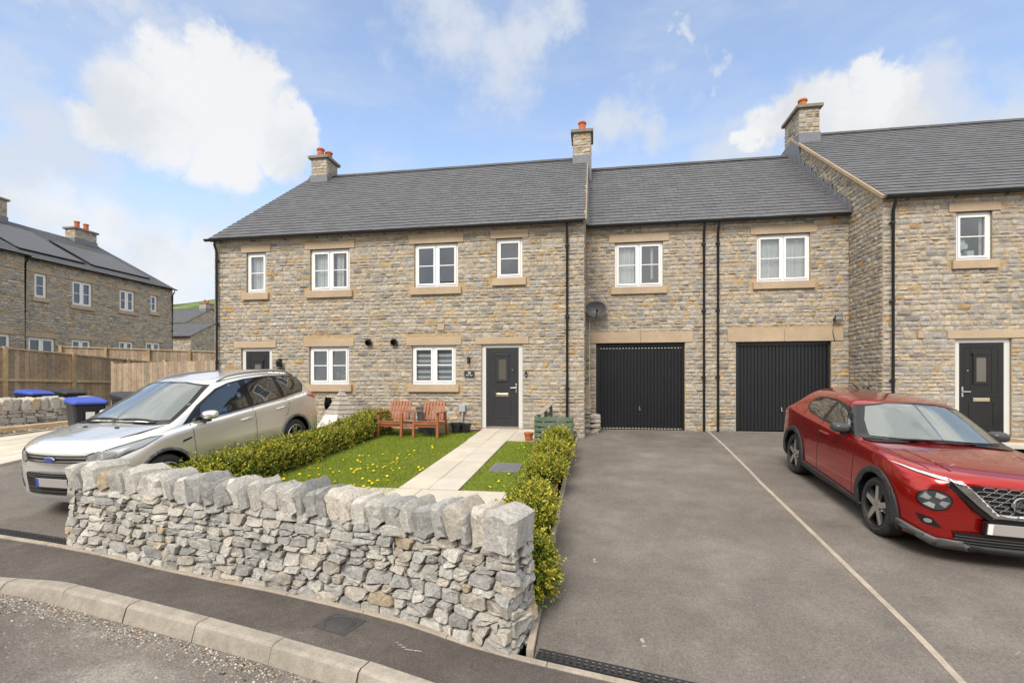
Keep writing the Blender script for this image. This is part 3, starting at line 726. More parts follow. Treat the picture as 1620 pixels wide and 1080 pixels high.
for (k, a, b, c, d, n), cu in zip(wins, W1):
    window(H, FRONT, a, b, c, d, n, curtain=cu, sill=(c - .19, c), lintel=(d, d + (.20 if k == 'w' else .19)))
front_door(H, FRONT, *doors[0], DOORBK, True, (-9.75, -8.48, 2.08, 2.26)); front_door(H, FRONT, *doors[1], DOORDK, True, (-2.92, -1.57, 2.10, 2.27))
gutter(H, (-10.5, 12.0, 5.05), (-.22, 12.0, 5.05)); downpipe(H, FRONT, -10.24, -.5, 5.02); downpipe(H, FRONT, -.61, -.35, 5.02)
chimney(H, -10.07, -9.47, 16.5, 17.25, 8.35, 9.23, [(-9.85, 16.75, .30), (-9.70, 17.05, .30)])
chimney(H, -.62, -.06, 16.55, 17.35, 8.40, 9.42, [(-.34, 16.85, .33)])
for u in (-5.79, -5.09):
    v = MB(); v.lathe([(.03, 0), (.075, 0), (.085, .03), (.085, .10), (.075, .12), (.06, .12), (.055, .04), (0, .04)], P(FRONT, u, 2.20, .02), (.12, -1, -.35), 20); v.build('flue_vent', BLACKP, H, smooth=40)
v = MB(); v.pbox(FRONT, -3.92, -3.74, 2.47, 2.64, -.02, .045); v.build('date_stone', SANDSTONE, H, bevel=.006)
# --- the lower range over the two garages
GB = thing('garage_block', (3.1, 13.65, -.15), 'lower stone block with two black garage doors between the two houses', 'garage')
gw = [(.60, 1.86, 3.70, 4.91, 2), (4.21, 5.49, 3.73, 4.96, 2)]; gd = [(.10, 2.42, -.15, 2.20), (3.70, 5.98, -.15, 2.19)]
gl = [(-.06, 2.62, 2.20, 2.49), (3.49, 6.25, 2.19, 2.52)]
holes = [w[:4] for w in gw] + gd; opn = holes + gl
for a, b, c, d, n in gw: opn += [(a - .16, b + .18, d, d + .22), (a - .18, b + .18, c - .19, c)]
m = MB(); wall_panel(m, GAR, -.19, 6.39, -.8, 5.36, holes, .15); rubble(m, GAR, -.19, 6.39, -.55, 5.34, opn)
m.col = MORTAR; m.poly([(-.19, 21.4, -.8), (6.39, 21.4, -.8), (6.39, 21.4, 5.36), (-.19, 21.4, 5.36)]); [m.poly([(x, 13.65, -.8), (x, 21.4, -.8), (x, 21.4, 5.36), (x, 13.65, 5.36)]) for x in (-.19, 6.39)]; m.col = (1, 1, 1)
m.build('wall', STONE, GB, smooth=40)
rf = roof_pair(GB, -.16, 6.37, 13.50, 5.37, 17.5, 8.55)
fl = MB()
for k in range(16):
    y0 = 13.5 + k * .25; z0_ = 5.40 + (y0 - 13.5) * .795; fl.box(6.335 - .004 * (k % 2), 6.362, y0, y0 + .26, z0_ - .05, z0_ + .30)
fl.build('flashing', LEAD, rf)
fl = MB(); fl.bar((-.13, 13.55, 5.42), (-.13, 17.4, 8.48), .05, .05); fl.build('flashing', LEAD, rf)
window(GB, GAR, *gw[0][:4], 2, curtain=(('fold', .06, .42, 0, 1), ('fold', .76, .82, .2, 1)), sill=(3.51, 3.70), lintel=(4.91, 5.13)); window(GB, GAR, *gw[1][:4], 2, curtain=(('fold', .03, .97, 0, 1),), sill=(3.54, 3.73), lintel=(4.96, 5.18))
garage_door(GB, GAR, *gd[0], gl[0]); garage_door(GB, GAR, *gd[1], gl[1], stitch=False)
gutter(GB, (-.15, 13.45, 5.34), (6.34, 13.45, 5.34)); downpipe(GB, GAR, 2.89, -.3, 5.30); downpipe(GB, GAR, 3.24, -.3, 5.30)
# --- the right hand house
RH = thing('stone_house', (10, 12.2, -.05), 'stone house at the right edge, its gable wall facing the garages', 'house')
rw = (7.85, 8.54, 3.79, 4.85); rd = (7.83, 8.90, -.08, 2.09)
opn = [rw, rd, (7.68, 8.78, 4.85, 5.05), (7.70, 8.80, 3.60, 3.79), (7.67, 9.16, 2.09, 2.27), (7.07, 7.21, 2.10, 2.26)]
m = MB(); wall_panel(m, FRONT, 6.4, 16, -.9, 5.22, [rw, rd]); shell(m, 6.4, 16, 12.2, 22.4, -.9, 5.22, 17.3, 9.08); rubble(m, FRONT, 6.4, 13.5, -.75, 5.20, opn)
rubble(m, GABLE, 12.2, 19.5, -.75, 8.95, top=lambda z: (12.2, 13.66) if z < 5.2 else (12.2 + max(0, z - 5.22) / .733, 18.2 if z > 6 else 15.2))
m.build('wall', STONE, RH, smooth=40)
rf = roof_pair(RH, 6.36, 16, 12.05, 5.26, 17.3, 9.10)
vm = MB(); vm.bar((6.37, 12.06, 5.225), (6.37, 17.25, 9.03), .09, .07); vm.build('verge', SANDSTONE, rf)
wn = window(RH, FRONT, *rw, 1, curtain=(('fold', .80, .98, 0, 1),), sill=(3.60, 3.79), lintel=(4.85, 5.05))
front_door(RH, FRONT, *rd, DOORBK, False, (7.67, 9.16, 2.09, 2.27))
gutter(RH, (6.38, 12.0, 5.23), (16, 12.0, 5.23)); downpipe(RH, FRONT, 6.57, -.5, 5.20)
chimney(RH, 6.36, 6.94, 16.6, 17.75, 8.60, 9.65, [(6.65, 17.1, .36)])
v = MB(); v.pbox(FRONT, 7.08, 7.20, 2.11, 2.25, -.02, .045); v.build('date_stone', SANDSTONE, RH, bevel=.006)
# --- the row of houses far on the left, seen along its back
def far_house(root, pl, y0, y1, z0, ze, xr, zr, wl, dl, lintel=.2):
    x = pl[0].x; holes = [w[:4] for w in wl] + dl; opn = list(holes)
    for w in wl: opn += [(w[0] - .14, w[1] + .14, w[3], w[3] + lintel), (w[0] - .16, w[1] + .16, w[2] - .17, w[2])]
    for w in dl: opn += [(w[0] - .14, w[1] + .14, w[3], w[3] + lintel)]
    m = MB(); wall_panel(m, pl, y0, y1, z0, ze, holes); m.col = MORTAR; b = 2 * xr - x
    m.poly([(b, y0, z0), (b, y1, z0), (b, y1, ze), (b, y0, ze)])
    for y in (y0, y1): m.poly([(x, y, z0), (b, y, z0), (b, y, ze), (xr, y, zr - .05), (x, y, ze)])
    m.col = (1, 1, 1); rubble(m, pl, y0, y1, z0 + 1.5, ze, opn, fine=False); m.build('wall', STONE, root)
    r = MB(); S = Vector((xr - x - .15, 0, zr - ze)); Ls = S.length; S.normalize(); slates(r, (x + .15, y1 + .06, ze + .03), (0, -1, 0), S, y1 - y0 + .12, Ls)
    r.col = (.07, .071, .075); r.poly([(xr, y0, zr), (xr, y1 + .06, zr), (b, y1 + .06, ze), (b, y0, ze)]); r.col = (1, 1, 1); rr = r.build('roof', SLATE, root)
    t = MB(); ridge_tiles(t, (xr, y0, zr + .05), (xr, y1 + .06, zr + .05), int((y1 - y0) / .9)); t.build('ridge_tiles', MATS['ridge tile'], rr)
    for w in wl: window(root, pl, *w[:4], w[4], bars=True, sill=(w[2] - .17, w[2]), lintel=(w[3], w[3] + lintel), simple=True)
    for a, c, d, e_ in dl: window(root, pl, a, c, d, e_, 2, bars=False, sill=None, lintel=(e_, e_ + lintel), simple=True)
    gutter(root, (x + .2, y0, ze + .01), (x + .2, y1 + .1, ze + .01), .055)
    return rr
LH = thing('stone_house', (-23.5, 20.7, .9), 'distant stone house behind the fences with solar panels and a two pot stack', 'house')
lw = [(17.48, 17.97, 4.78, 5.83, 1), (19.03, 19.95, 4.70, 5.83, 2), (21.32, 22.15, 4.78, 5.84, 2), (23.08, 23.51, 4.95, 5.86, 1)]
ld = [(17.24, 18.30, .9, 3.07), (19.00, 19.89, 1.8, 3.13), (21.29, 22.08, 1.8, 3.24), (22.8, 23.7, 1.8, 3.32)]
rr = far_house(LH, LEFTB, 17.02, 24.50, .2, 6.38, -28.5, 9.02, lw, ld)
downpipe(LH, LEFTB, 24.43, .3, 6.34, top_d=.2); downpipe(LH, LEFTB, 17.09, .3, 6.40, top_d=.2)
chimney(LH, -28.8, -28.15, 22.95, 24.15, 8.85, 9.62, [(-28.45, 23.3, .34), (-28.45, 23.8, .34)]); chimney(LH, -28.8, -28.15, 18.5, 19.75, 8.9, 9.95, [(-28.45, 19.35, .4)])
SOLAR = mat('solar glass', (.085, .087, .092), .5, .3); sdir_ = Vector((-5, 0, 2.64)).normalized(); snn = Vector((2.64, 0, 5)).normalized()
for y0, y1, s0, s1 in ((17.3, 20.1, .9, 4.4), (20.5, 23.6, .9, 3.7)):
    n = 4
    for k in range(n):
        a = y0 + (y1 - y0) * k / n + .01; b = y0 + (y1 - y0) * (k + 1) / n - .01; q = MB(); c = Vector((-23.35, 0, 6.41)) + snn * .05
        q.obox(c + sdir_ * ((s0 + s1) / 2) + Vector((0, (a + b) / 2, 0)), (sdir_, Vector((0, 1, 0)), snn), ((s1 - s0) / 2, (b - a) / 2, .02)); sp_ = q.build('solar_panel', SOLAR, LH, bevel=.006); q = MB(); q.obox(c + snn * .004 + sdir_ * (s0 - .03) + Vector((0, (a + b) / 2, 0)), (sdir_, Vector((0, 1, 0)), snn), (.045, (b - a) / 2 + .01, .03)); (q.obox(c + snn * .004 + sdir_ * ((s0 + s1) / 2) + Vector((0, a - .03, 0)), (sdir_, Vector((0, 1, 0)), snn), ((s1 - s0) / 2, .05, .03)) if k == 0 else None); q.build('edge_trim', BLACKP, sp_)
LN = thing('stone_house', (-23.3, 13, .7), 'stone house cut by the left edge, nearer than the one with solar panels', 'house')
far_house(LN, LEFTC, 8, 17.0, .2, 6.42, -28.5, 9.02, [(15.0, 15.9, 4.7, 5.8, 2)], [(15.6, 16.5, .9, 3.1)])
# --- two roofs far behind, between the left row and the main house
def gable_house(root, x0, x1, y0, y1, z0, ze, zr, chim=None, solar=False):
    ym = (y0 + y1) / 2; m = MB(); f = plane((0, y0, 0), (1, 0, 0), (0, -1, 0)); r_ = plane((x1, 0, 0), (0, 1, 0), (1, 0, 0))
    wall_panel(m, f, x0, x1, z0, ze); shell(m, x0, x1, y0, y1, z0, ze, ym, zr); rubble(m, f, x0, x1, z0 + 1, ze, fine=False, h=(.12, .2))
    k = (zr - ze) / (ym - y0); rubble(m, r_, y0, y1, z0 + 1, zr - .1, top=lambda z: (y0, y1) if z < ze else (y0 + (z - ze) / k, y1 - (z - ze) / k), fine=False, h=(.12, .2))
    m.build('wall', STONE, root); roof_pair(root, x0, x1 + .1, y0 - .15, ze, ym, zr); gutter(root, (x0, y0 - .2, ze - .02), (x1 + .05, y0 - .2, ze - .02))
    if chim: chimney(root, *chim)
F1h = thing('stone_house', (-36, 36, .5), 'low far stone building with a grey gabled roof just left of the main house', 'house')
gable_house(F1h, -44, -31, 34, 39, 0, 4.75, 6.05)
F2h = thing('stone_house', (-52, 53, .5), 'farthest stone house under the green hill with one small chimney stack', 'house')
gable_house(F2h, -62, -46.3, 50, 58, 0, 8.0, 10.2, chim=(-47.4, -46.5, 53.3, 54.6, 9.9, 10.75, [(-47, 53.7, .35), (-47, 54.2, .35)]))
# --- the row across the road behind the camera: it shows in the window panes
OH = thing('stone_house', (-5, -13, -1.2), 'stone house across the road behind the camera, mirrored in the window panes', 'house')
m = MB(); m.col = (.30, .27, .23)
for x0, x1, zr in ((-16, -4.5, 8.9), (-2.5, 9, 8.5)):
    m.box(x0, x1, -17, -10, -1.4, 4.6); 
    for x in (x0, x1): m.poly([(x, -17, 4.6), (x, -10, 4.6), (x, -13.5, zr - .1)])
m.col = (1, 1, 1); m.build('wall', STONE, OH)
for x0, x1, zr in ((-16, -4.5, 8.9), (-2.5, 9, 8.5)):
    m = MB(); m.col = (.10, .10, .105); m.prism([(x0 - .1, -9.8, 4.45), (x1 + .1, -9.8, 4.45), (x1 + .1, -13.5, zr), (x0 - .1, -13.5, zr)], (0, 0, .06)); m.prism([(x0 - .1, -17.2, 4.45), (x1 + .1, -17.2, 4.45), (x1 + .1, -13.5, zr), (x0 - .1, -13.5, zr)], (0, 0, .06)); m.col = (1, 1, 1); m.build('roof', SLATE, OH)
m = MB()
for x in (-14, -10.5, -7, -.5, 3, 6.5):
    for z in (.2, 2.9): m.box(x - .6, x + .6, -10.03, -9.97, z, z + 1.15)
m.build('window_row', DARKROOM, OH)
# ------------------------------------------------------------------ dry stone walls
def clip(poly, p, q):
    """keep the part of poly nearer to p than to q"""
    mx, my = (p[0] + q[0]) / 2, (p[1] + q[1]) / 2; dx, dy = q[0] - p[0], q[1] - p[1]; out_ = []
    f = [(x - mx) * dx + (y - my) * dy for x, y in poly]
    for i in range(len(poly)):
        j = (i + 1) % len(poly)
        if f[i] <= 0: out_.append(poly[i])
        if (f[i] < 0) != (f[j] < 0):
            t = f[i] / (f[i] - f[j]); out_.append((poly[i][0] + t * (poly[j][0] - poly[i][0]), poly[i][1] + t * (poly[j][1] - poly[i][1])))
    return out_
def cells(L, Hh, rows, wr, asp=1.5):
    S = []; z = 0; k = 0
    while z < Hh:
        h = rnd.uniform(*rows); s = -rnd.uniform(0, .2)
        while s < L + .1:
            w = rnd.uniform(*wr) * (.8 + h / rows[1] * .4); S.append((s + w / 2, (min(z + h / 2, Hh) + rnd.uniform(-.30, .30) * h) * asp)); s += w
        z += h
    res = []
    for i, p in enumerate(S):
        poly = [(max(0, p[0] - .5), max(0, p[1] - .5)), (min(L, p[0] + .5), max(0, p[1] - .5)), (min(L, p[0] + .5), min(Hh * asp, p[1] + .5)), (max(0, p[0] - .5), min(Hh * asp, p[1] + .5))]
        if not (-.05 < p[0] < L + .05): continue
        for j, q in enumerate(S):
            if i != j and abs(p[0] - q[0]) < .8 and abs(p[1] - q[1]) < .8:
                poly = clip(poly, p, q)
                if len(poly) < 3: break
        if len(poly) > 2: res.append([(x, y / asp) for x, y in poly])
    return res
def coursed(L, Hh, rows, wr):
    """rough courses: wavy beds, leaning joints, thin pinnings; no two stones alike"""
    zs = [0]
    while zs[-1] < Hh - rows[0] * .6: zs.append(zs[-1] + rnd.uniform(*rows))
    k_ = Hh / zs[-1]; zs = [z * k_ for z in zs]; sd_ = rnd.uniform(0, 50); n = len(zs) - 1
    def bed(k, s): return zs[k] if k in (0, n) else zs[k] + .034 * noise.noise((s * 2.6, k * 3.1, sd_)) + .020 * noise.noise((s * 9, k * 5.3, sd_))
    res = []; j = lambda a: rnd.uniform(-a, a)
    for k in range(n):
        h = zs[k + 1] - zs[k]; s = 0; l0 = 0
        while s < L - .01:
            w = rnd.uniform(*wr) * (.75 + .5 * (h - rows[0]) / (rows[1] - rows[0])) ; e = s + w
            if L - e < wr[0] * .7: e = L
            l1 = j(.022) if e < L else 0; m_ = (s + e) / 2
            a, b, c, d = (s - l0, bed(k, s)), (e - l1, bed(k, e)), (e + l1, bed(k + 1, e)), (s + l0, bed(k + 1, s)); bm_, tm_ = (m_ + j(.02), bed(k, m_) + j(.006)), (m_ + j(.02), bed(k + 1, m_) + j(.006))
            q = rnd.random()
            if q < .16 and h > .085:
                f = rnd.uniform(.35, .65); g = f + j(.12); L1 = (a[0] + (d[0] - a[0]) * f, a[1] + (d[1] - a[1]) * f); R1 = (b[0] + (c[0] - b[0]) * g, b[1] + (c[1] - b[1]) * g); res += [[a, bm_, b, R1, L1], [L1, R1, c, tm_, d]]
            elif q < .30 and e - s > .13:
                f = rnd.uniform(.62, .82); p = (a[0] + (b[0] - a[0]) * f, a[1] + (b[1] - a[1]) * f); r_ = (b[0] + (c[0] - b[0]) * rnd.uniform(.4, .7), b[1] + (c[1] - b[1]) * .55); res += [[a, p, r_, c, tm_, d], [p, b, r_]]
            elif q < .44: ch = rnd.uniform(.2, .4); res.append([a, bm_, b, (b[0] + (c[0] - b[0]) * (1 - ch), b[1] + (c[1] - b[1]) * (1 - ch)), (c[0] - (e - s) * ch, c[1] - .004), tm_, d])
            else: res.append([a, bm_, b, c, tm_, d])
            s = e; l0 = l1
    return res
def wall_stone(mb, poly, frame, dep, gap=.0075):
    """frame(s, z, d) -> world point"""
    cx = sum(p[0] for p in poly) / len(poly); cy = sum(p[1] for p in poly) / len(poly)
    rad = sum(math.hypot(p[0] - cx, p[1] - cy) for p in poly) / len(poly)
    if rad < .02: return
    # shrink, then round the corners by one corner cut
    q = [(cx + (x - cx) * (1 - gap / rad), cy + (y - cy) * (1 - gap / rad)) for x, y in poly]; c = []
    for i in range(len(q)):
        a, b = q[i], q[(i + 1) % len(q)]; L = math.hypot(b[0] - a[0], b[1] - a[1])
        if L < .008: continue
        f = min(.22, .016 / L); c += [(a[0] + (b[0] - a[0]) * f, a[1] + (b[1] - a[1]) * f)]
        if L > .12: m_ = rnd.uniform(.4, .6); o = rnd.uniform(-.006, .004); c.append((a[0] + (b[0] - a[0]) * m_ + (b[1] - a[1]) / L * o, a[1] + (b[1] - a[1]) * m_ - (b[0] - a[0]) / L * o))
        c += [(b[0] + (a[0] - b[0]) * f, b[1] + (a[1] - b[1]) * f)]
    n = len(c)
    if n < 3: return
    ts, tz = rnd.uniform(-.35, .35), rnd.uniform(-.38, .25); d0 = rnd.uniform(*dep); mb.col = stone_col('wall')
    f1 = rnd.uniform(.2, .6); br = rnd.uniform(-.04, .04), rnd.uniform(-.04, .04)
    rings = []
    for kf, dd in ((1.02, -.06), (1.0, -.012), (.975, d0 * .62), (.90, d0 * .95), (.5, d0 * 1.02)):
        ring = []
        for x, y in c:
            xx, yy = cx + (x - cx) * kf + (br[0] if kf < .6 else 0), cy + (y - cy) * kf + (br[1] if kf < .6 else 0)
            d = dd + (ts * (xx - cx) + tz * (yy - cy) if kf < .95 else 0) + (rnd.uniform(-.006, .006) if dd > -.01 else 0) + .010 * noise.noise((xx * 14, yy * 14, d0 * 90))
            ring.append(mb.vert(frame(xx, yy, d)))
        rings.append(ring)
    for A, B in zip(rings, rings[1:]):
        for k in range(n): mb.face((A[k], A[(k + 1) % n], B[(k + 1) % n], B[k]))
    e = mb.vert(frame(cx + br[0], cy + br[1], d0 + rnd.uniform(-.004, .008)))
    for k in range(n): mb.face((rings[-1][k], rings[-1][(k + 1) % n], e))
    mb.col = (1, 1, 1)
def rock(mb, c, ax, half, n=4, rough=.16, cuts=4, col=None):
    c = Vector(c); sd_ = rnd.uniform(0, 90); mb.col = col or stone_col('wall'); idx = {}
    planes = []
    for k in range(cuts):
        d = Vector((rnd.uniform(-1, 1), rnd.uniform(-1, 1), rnd.uniform(-1, 1))).normalized(); planes.append((d, rnd.uniform(.80, 1.12)))
    def pt(i, j, k):
        if (i, j, k) in idx: return idx[i, j, k]
        p = Vector((2 * i / n - 1, 2 * j / n - 1, 2 * k / n - 1)); l6 = max(abs(p.x), abs(p.y), abs(p.z)); l2 = p.length
        p = p * (1 - .12 * max(0, l2 / 1.73 - .65) / .35)
        for d, o in planes:
            t = p.dot(d) - o
            if t > 0: p -= d * t
        p = p * (1 + rough * noise.noise(p * 1.3 + Vector((sd_, 0, 0))) + rough * .35 * noise.noise(p * 3.7 + Vector((0, sd_, 0))))
        idx[i, j, k] = mb.vert(c + ax[0] * (p.x * half[0]) + ax[1] * (p.y * half[1]) + ax[2] * (p.z * half[2])); return idx[i, j, k]
    for a in range(n):
        for b in range(n):
            for s_ in (0, n):
                for f in (lambda u, v: (s_, u, v), lambda u, v: (u, s_, v), lambda u, v: (u, v, s_)):
                    mb.face((pt(*f(a, b)), pt(*f(a + 1, b)), pt(*f(a + 1, b + 1)), pt(*f(a, b + 1))))
    mb.col = (1, 1, 1)
def slab_stone(mb, c, ax, half, col=None):
    """a broken slab set on edge: a many-sided outline with split, uneven faces"""
    c = Vector(c); mb.col = col or stone_col('wall'); j = lambda a: rnd.uniform(-a, a); sd_ = rnd.uniform(0, 99)
    base = [(-1, -1), (0, -1.0), (1, -1), (1, -.3), (1, .45), (.62, 1), (0, 1.03), (-.62, .98), (-1, .5), (-1, -.3)]; tl = j(.35); sh = [(x * (1 + j(.10)) , y + j(.08) + tl * x * (y > .4) * .5) for x, y in base]
    ny = 6; rings = []
    for k in range(ny + 1):
        v = 2 * k / ny - 1; tp = 1 - .16 * max(0, abs(v) - .72) / .28 - (.10 if abs(v) > .95 else 0); dx, dz = .10 * noise.noise((v * 1.2, sd_, 1)), .10 * noise.noise((v * 1.2, sd_, 5)); ring = []
        for i, (x, z) in enumerate(sh):
            p = Vector((x * tp + dx, v + .10 * noise.noise((x * 1.5, z * 1.5, sd_ + (9 if v > 0 else 0))), z * (1 - (1 - tp) * (z > 0)) + dz * (z > 0)))
            n_ = .12 * noise.noise((p.x * 1.9 + sd_, p.y * 2.2, p.z * 1.9)) + .05 * noise.noise((p.x * 5 + sd_, p.y * 6, p.z * 5)); p = p * (1 + n_)
            ring.append(mb.vert(c + ax[0] * (p.x * half[0]) + ax[1] * (p.y * half[1]) + ax[2] * (p.z * half[2])))
        rings.append(ring)
    n = len(sh)
    for A, B in zip(rings, rings[1:]):
        for i in range(n): mb.face((A[i], A[(i + 1) % n], B[(i + 1) % n], B[i]))
    for rg, sg in ((rings[0], -1), (rings[-1], 1)):
        e = mb.vert(c + ax[1] * (sg * half[1] * 1.02) + ax[0] * half[0] * j(.3) + ax[2] * half[2] * j(.3))
        for i in range(n): mb.face((rg[i], rg[(i + 1) % n], e))
    mb.col = (1, 1, 1)
def polyline(pts, step=.05):
    P_ = [Vector((x, y, 0)) for x, y in pts]; out_ = []
    for i in range(len(P_) - 1):
        p0, p1, p2, p3 = P_[max(i - 1, 0)], P_[i], P_[i + 1], P_[min(i + 2, len(P_) - 1)]; n = max(2, int((p2 - p1).length / step))
        for k in range(n):
            t = k / n; out_.append(.5 * ((2 * p1) + (-p0 + p2) * t + (2 * p0 - 5 * p1 + 4 * p2 - p3) * t * t + (-p0 + 3 * p1 - 3 * p2 + p3) * t ** 3))
    out_.append(P_[-1]); L = [0]
    for a, b in zip(out_, out_[1:]): L.append(L[-1] + (b - a).length)
    X = [p.x for p in out_]; Y = [p.y for p in out_]
    def at(s):
        e = .03; p = Vector((float(np.interp(s, L, X)), float(np.interp(s, L, Y)), 0))
        a = Vector((float(np.interp(max(0, s - e), L, X)), float(np.interp(max(0, s - e), L, Y)), 0)); b = Vector((float(np.interp(min(L[-1], s + e), L, X)), float(np.interp(min(L[-1], s + e), L, Y)), 0))
        return p, (b - a).normalized()
    return at, L[-1]
def dry_wall(root, pts, zb, zt, thick, rows=(.055, .135), wr=(.10, .27), cop=(.20, .30), copw=(.08, .25), ends=(True, True), dep=(.015, .055), lean=-.27, copings=True):
    at, L = polyline(pts); m = MB(); cot = lambda s: zt(at(s)[0].x) if callable(zt) else zt
    Hn = max(cot(s) - zb(at(s)[0].x) for s in fr(0, L, 20)); bat = .06
    def face(sgn):
        def f(s, z, d):
            p, t = at(s); nn = Vector((t.y, -t.x, 0)) * sgn; b = zb(p.x); zz = b + z / Hn * (cot(s) - b)
            off = (0 if sgn > 0 else thick) - bat * (z / Hn)
            return p + (nn if sgn > 0 else nn) * (d + off) + Z * zz
        return f
    for sgn in (1, -1):
        for c in coursed(L, Hn, rows, wr): wall_stone(m, c, face(sgn), dep)
    for on, s0, sg in ((ends[0], 0, -1), (ends[1], L, 1)):
        if not on: continue
        p0, t0 = at(s0); nn = Vector((t0.y, -t0.x, 0)); b = zb(p0.x)
        def fe(s, z, d): return p0 - nn * s + t0 * sg * (d - bat * z / Hn) + Z * (b + z / Hn * (cot(s0) - b))
        for c in coursed(thick, Hn, rows, (.16, .30)): wall_stone(m, c, fe, dep)
    m.col = (.10, .09, .08); rings = []  # dark inner core, added to block light through the joints
    for s in fr(.03, L - .03, 40):
        p, t = at(s); nn = Vector((t.y, -t.x, 0)); b = zb(p.x) - .1; c = cot(s); w0 = .03
        rings.append([m.vert(v) for v in (p - nn * w0 + Z * b, p - nn * (w0 + bat) + Z * c, p - nn * (thick - w0 - bat) + Z * c, p - nn * (thick - w0) + Z * b)])
    for A, B in zip(rings, rings[1:]):
        for k in range(4): m.face((A[k], A[(k + 1) % 4], B[(k + 1) % 4], B[k]))
    m.face(rings[0]); m.face(rings[-1]); m.col = (1, 1, 1)
    body = m.build('stonework', WSTONE, root, smooth=26)
    if copings:
        s = -.02
        while s < L - .06:
            w = rnd.uniform(*copw); h = rnd.uniform(*cop); p, t = at(min(s + w / 2, L)); nn = Vector((t.y, -t.x, 0)); th = lean + rnd.uniform(-.20, .18)
            if s + w > L - .15: w = L - s + .03; th = -.03; h = .30
            a0 = (t * math.cos(th) + Z * math.sin(th) * -1).normalized(); up = (Z * math.cos(th) + t * math.sin(th)).normalized(); q = MB(); slab_stone(q, p - nn * (thick / 2 + .01) + Z * (cot(min(max(s, 0), L)) + h / 2 - .025), (a0, nn, up), (w / 2 * 1.06, thick / 2 + rnd.uniform(-.03, .03), h / 2), (.40, .385, .36) if s + w > L - .15 else None); q.build('coping_stone', WSTONE, root, smooth=22); s += w * .96
    return body
GW = thing('garden_wall', (-3, 4.5, -.85), 'pale grey dry stone wall with upright coping stones curving along the pavement', 'stone wall')
dry_wall(GW, [(-5.95, 4.76), (-5.32, 4.69), (-4.51, 4.53), (-3.67, 4.41), (-3.06, 4.34), (-2.57, 4.26), (-2.01, 4.16), (-1.55, 4.06), (-.97, 3.86), (-.61, 3.74)], lambda x: PV(x) - .02, lambda x: float(np.interp(x, [-6, -3.2, -.6], [-.05, -.10, -.165])) + .02 * noise.noise((x * 1.2, 0, 0)), .42)
UW = thing('garden_wall', (-15, 11, -.2), 'old dry stone wall with upright coping stones in front of the fence, bins behind', 'stone wall')
dry_wall(UW, [(-14.75, 8.6), (-14.7, 10), (-14.6, 11.5), (-14.45, 12.6)], lambda x: -.5, .44, .4, wr=(.2, .45), rows=(.1, .16), copw=(.16, .3), cop=(.26, .34), lean=.1)
SW = thing('garden_wall', (-14, 10.5, -.4), 'low dry stone wall topped with a long timber sleeper beside the bins', 'stone wall')
dry_wall(SW, [(-14.1, 8.6), (-14.0, 10), (-13.7, 12.3)], lambda x: -.62, -.05, .35, wr=(.18, .4), rows=(.08, .15), copings=False)
WOOD = mat('pale fence timber', (.34, .225, .125), .85, .25, attr=True, ns=(2, 9, 45), na=(.15, .2, .15), bs=30, bd=.3)
q = MB(); q.col = (.42, .31, .19); q.bar((-13.92, 8.6, -.02), (-13.52, 12.3, .12), .26, .10); q.build('sleeper', WOOD, SW, bevel=.008)
PB = thing('stone_pier', (-.05, 13.3, -.15), 'short stub of loose stacked stones beside the left garage door', 'stone pier')
q = MB()
for k in range(7):
    z = -.28 + .115 * k
    for i in range(2 if k < 5 else 1): rock(q, (-.17 + .25 * i - .0 * (k > 4), 13.28 + rnd.uniform(-.03, .03), z + .06), (Vector((1, 0, 0)), Vector((0, 1, 0)), Z), (rnd.uniform(.125, .145), .24, .064), n=4, rough=.18, cuts=4, col=stone_col('house'))
q.build('stacked_stones', STONE, PB, smooth=35)
q = MB(); q.box(-.19, -.09, 13.50, 13.60, .45, 1.06); q.build('pipe_casing', mat('tan casing', (.42, .33, .24), .7, .3, ns=8, na=.1), PB, bevel=.006)

